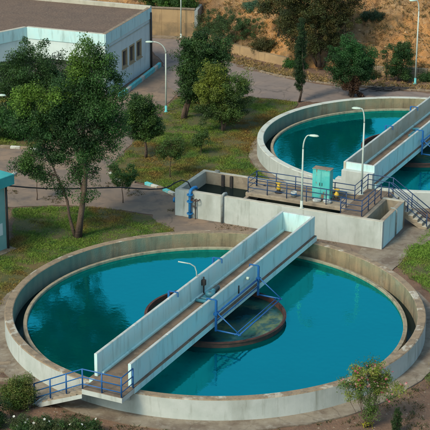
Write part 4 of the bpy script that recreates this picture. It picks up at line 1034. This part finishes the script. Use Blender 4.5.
# foreground bushes
tree('shrub', (-9.38, -10.0, 0), [(0, 0, (0, 0, 1.3), 1), (0.1, 0, (0.6, 0.1, 1.2), 0.9), (-0.1, 0, (-0.6, 0.1, 1.1), 0.9), (0, 0.1, (0.2, 0.4, 1.2), 0.8)],
     [(0, 0, 0.85, 0.68, 0.6, 0.55), (-0.42, 0, 0.7, 0.42, 0.4, 0.42), (0.4, 0.1, 0.8, 0.42, 0.4, 0.45), (0.5, 0.1, 1.5, 0.24, 0.24, 0.18), (-0.1, 0, 1.3, 0.36, 0.3, 0.24), (0, 0, 0.36, 0.62, 0.55, 0.26)],
     'round yellow green bush at the foot of the blue railed steps', 'shrub', G_TREES, 0.05, 120, 45, 0.26, 0.13, 0.35, [(0.065, 0.09, 0.02), (0.045, 0.07, 0.016), (0.09, 0.085, 0.025)], 0.3)
tree('shrub', (-10.3, -12.0, 0), [(0, 0, (0, 0, 1.3), 1), (0.1, 0, (0.3, 0.1, 1.1), 0.9)], [(0, 0, 1.0, 0.6, 0.6, 0.8), (-0.4, 0, 0.7, 0.6, 0.5, 0.6), (0.1, 0, 0.4, 0.6, 0.5, 0.4)],
     'dark bush in the bottom left corner', 'shrub', G_TREES, 0.05, 90, 80, 0.25, 0.12, 0.4, [(0.02, 0.042, 0.016), (0.028, 0.055, 0.018)], 0.3)

def flowers(parent, pts, col, size, name='blossom'):
    cols = np.array(col)[nr.integers(0, len(col), len(pts))]
    V = []; C = []
    for p, c in zip(pts, cols):                       # five petals round a centre
        nrm = Vector((rng.uniform(-0.5, 0.5), rng.uniform(-1, 0.1), rng.uniform(0.4, 1))).normalized(); a = nrm.orthogonal().normalized(); b_ = nrm.cross(a)
        for q in range(5):
            an = q*2*math.pi/5; d = a*math.cos(an)+b_*math.sin(an); e = nrm.cross(d)
            P0 = Vector(p); V += [P0, P0+d*size*0.6+e*size*0.35+nrm*size*0.15, P0+d*size+nrm*size*0.2, P0+d*size*0.6-e*size*0.35+nrm*size*0.15]
            C += [c*rng.uniform(0.8, 1.1)]*4
    o = link(name, quadmesh(name, np.array([tuple(v) for v in V]), np.array(C), 'leaf'), parent)
    o['kind'] = 'stuff'
    return o
for (p, w, lb, fl) in (((-8.2, -12.7), 1.2, 'dark low bush with white flowers at the bottom left', 8), ((-6.2, -12.85), 0.9, 'low bush with white flowers below the railed steps', 6)):
    t = tree('flowering_bush', (*p, 0), [(0, 0, (0, 0, 0.7), 1), (0.1, 0, (0.4, 0, 0.6), 0.9), (-0.1, 0, (-0.4, 0, 0.6), 0.9)], [(0, 0, 0.45, w, 0.5, 0.45), (-0.5*w, 0, 0.5, 0.5, 0.4, 0.4), (0.5*w, 0, 0.4, 0.5, 0.4, 0.4)], lb, 'shrub', G_TREES, 0.03, 80, 75, 0.22, 0.11, 0.35, [(0.025, 0.05, 0.018), (0.04, 0.07, 0.022), (0.05, 0.055, 0.025)], 0.3)
    flowers(t, [(rng.uniform(-w, w), rng.uniform(-0.4, 0.2), rng.uniform(0.55, 1.0)) for _ in range(fl)], [(0.75, 0.75, 0.68)], 0.07)
# oleander with pink flowers
ol_st = []; ol_l = []
for i in range(13):
    a = rng.uniform(-1, 1); e = (a*1.4, rng.uniform(-0.5, 0.5), rng.uniform(2.2, 3.45)-abs(a)*0.5)
    ol_st.append((a*0.12, rng.uniform(-0.08, 0.08), e, rng.uniform(0.6, 1)))
    ol_l.append((*e, 0.28, 0.28, 0.26, rng.randint(0, 2)))
    m_ = Vector(e)*0.78; ol_l.append((m_.x, m_.y, m_.z, 0.22, 0.22, 0.24, rng.randint(0, 2)))
for z in (0.6, 0.9, 1.2, 1.5): ol_l.append((0.05, 0, z, 0.30, 0.28, 0.22, 0))
ol = tree('oleander', (7.2, -11.6, 0), ol_st, ol_l, 'spindly bush with pink flowers in front of the near tank wall', 'shrub', G_TREES, 0.022, 210, 20, 0.26, 0.15, 0.26, [(0.06, 0.09, 0.022), (0.15, 0.16, 0.03), (0.10, 0.11, 0.03)], 0.2, 0.2, False)
fp = []
for l in ol_l:
    if l[2] > 1.7:
        for _ in range(5): fp.append((l[0]+rng.uniform(-0.3, 0.3), l[1]-rng.uniform(0, 0.3), l[2]+rng.uniform(-0.1, 0.35)))
flowers(ol, fp, [(0.45, 0.08, 0.13), (0.5, 0.22, 0.2), (0.36, 0.05, 0.09), (0.5, 0.30, 0.26)], 0.062)
yl = [(rng.uniform(-0.25, 0.25), rng.uniform(-0.25, 0.1), rng.uniform(0.02, 0.3)) for _ in range(60)]
cc = np.array(yl); v, c = leafset(cc, np.array((0, 0, 0.8)), 0.13, 0.4, np.tile(np.array((0.34, 0.32, 0.02)), (60, 1))*nr.uniform(0.7, 1.2, (60, 1)))
link('yellow_leaves', quadmesh('yellow_leaves', v, c, 'leaf'), ol)['kind'] = 'stuff'
# small cypress in the corner
tree('cypress', (8.45, -12.2, 0), [(0, 0, (0, 0, 1.3), 1)], [(0, 0, 0.25+i*0.2, (0.17, 0.21, 0.22, 0.19, 0.14, 0.08)[i], (0.17, 0.21, 0.22, 0.19, 0.14, 0.08)[i], 0.18) for i in range(6)],
     'knee high dark cypress beside the pink flowering bush', 'tree', G_TREES, 0.03, 60, 60, 0.09, 0.07, 0.35, [(0.02, 0.036, 0.014), (0.028, 0.045, 0.016)], 0.2, -1.5, False)

# ------------------------------------------------------------------ tufts on the slope, dry verge grass, brushwood
def tufts(name, gen, n, label, cols, hr, wr):
    P = []; 
    while len(P) < n:
        p = gen()
        if p is not None: P.append(p)
    P = np.array(P); m_ = 7
    pts = np.repeat(P, m_, 0); pts[:, :2] += nr.normal(0, 0.07, (len(pts), 2))
    cb_ = np.array(cols)[nr.integers(0, len(cols), len(P))]
    cl = np.repeat(cb_, m_, 0)*nr.uniform(0.7, 1.3, (len(pts), 1))
    me = blades(name, pts, nr.uniform(*hr, len(pts)), nr.uniform(*wr, len(pts)), cl, lean=0.8)
    tag(link(name, me), label, 'grass', kind='stuff')
def g_hill():
    x = rng.uniform(-8, 24); y = foot(x)+rng.uniform(0.0, 12)
    if noise.noise(Vector((x*0.5, y*0.5, 7))) < rng.uniform(-0.4, 0.4): return None
    return (x, y, hill_z(x, y)-0.03)
tufts('dry_tufts', g_hill, 7500, 'dry grass tufts all over the ochre slope', [(0.36, 0.22, 0.08), (0.20, 0.13, 0.05), (0.10, 0.09, 0.035), (0.42, 0.26, 0.10)], (0.06, 0.28), (0.02, 0.045))
def g_verge():
    k_ = rng.uniform(0, len(VERGE)-1.001); j = int(k_); a = Vector(VERGE[j]).lerp(Vector(VERGE[j+1]), k_-j)
    x = a.x+rng.uniform(-0.2, 0.3); y = a.y+0.5+abs(rng.gauss(0, 1.3))
    if y > foot(x)-0.35: return None
    return (x, y, -0.01)
tufts('verge_grass', g_verge, 1500, 'dry straw grass between the road and the foot of the hill', [(0.42, 0.28, 0.11), (0.3, 0.2, 0.08), (0.15, 0.12, 0.05)], (0.06, 0.22), (0.03, 0.05))
def g_soil():
    x = rng.uniform(-13, 14); y = rng.uniform(-14, 3)
    r_ = math.hypot(x, y)
    if r_ < 12.3 or r_ > 16 or noise.noise(Vector((x*0.7, y*0.7, 2))) < 0.02: return None
    return (x, y, -0.02)
tufts('soil_weeds', g_soil, 700, 'sparse weeds on the brown soil round the near tank', [(0.05, 0.06, 0.02), (0.12, 0.09, 0.035), (0.035, 0.05, 0.018)], (0.05, 0.16), (0.02, 0.04))
def g_drive():
    x = rng.uniform(-14, 12); y = rng.uniform(12, 40)
    if noise.noise(Vector((x*0.6, y*0.6, 12))) < 0.28: return None
    if not inpoly(np.array([x]), np.array([y]), DRIVE)[0] or math.hypot(x, y) < 11.4: return None
    c_, s_ = math.cos(R(24.5)), math.sin(R(24.5)); lx = c_*(x+2.61)-s_*(y-16.8); ly = s_*(x+2.61)+c_*(y-16.8)
    if -0.3 < lx < 15.5 and -0.2 < ly < 5.6: return None
    return (x, y, 0.0)
tufts('driveway_weeds', g_drive, 420, 'weeds growing through the dusty driveway', [(0.06, 0.06, 0.02), (0.11, 0.08, 0.03)], (0.04, 0.12), (0.02, 0.04))
bw = MB()
for i in range(46):
    x = 13.9+rng.gauss(0, 0.75); y = 46.35+rng.gauss(0, 0.22); a = rng.uniform(-0.5, 0.5); L = rng.uniform(0.5, 1.5)
    bw.tube(limb_pts((x-L/2*math.cos(a), y-L/2*math.sin(a), 0.03+rng.uniform(0, 0.12)), (x+L/2*math.cos(a), y+L/2*math.sin(a), 0.04+rng.uniform(0, 0.22)), 0.08, 3), rng.uniform(0.015, 0.045), 5)
tag(bw.build('brushwood_pile', 'darkmetal'), 'dark pile of cut branches at the road side behind the far tank', 'branch pile')

pp = []; ss = []
while len(pp) < 800:
    x = rng.uniform(-6, 24); y = foot(x)+rng.uniform(0.1, 11)
    if noise.noise(Vector((x*0.45, y*0.45, 31))) < rng.uniform(-0.3, 0.45): continue
    pp.append((x, y, hill_z(x, y)-0.03)); ss.append(rng.choice((0.05, 0.06, 0.08, 0.1, 0.13, 0.2)))
pebbles('hill_rocks', pp, ss, 'hill_rock', 'pale broken rocks on the ochre slope', 'rocks')
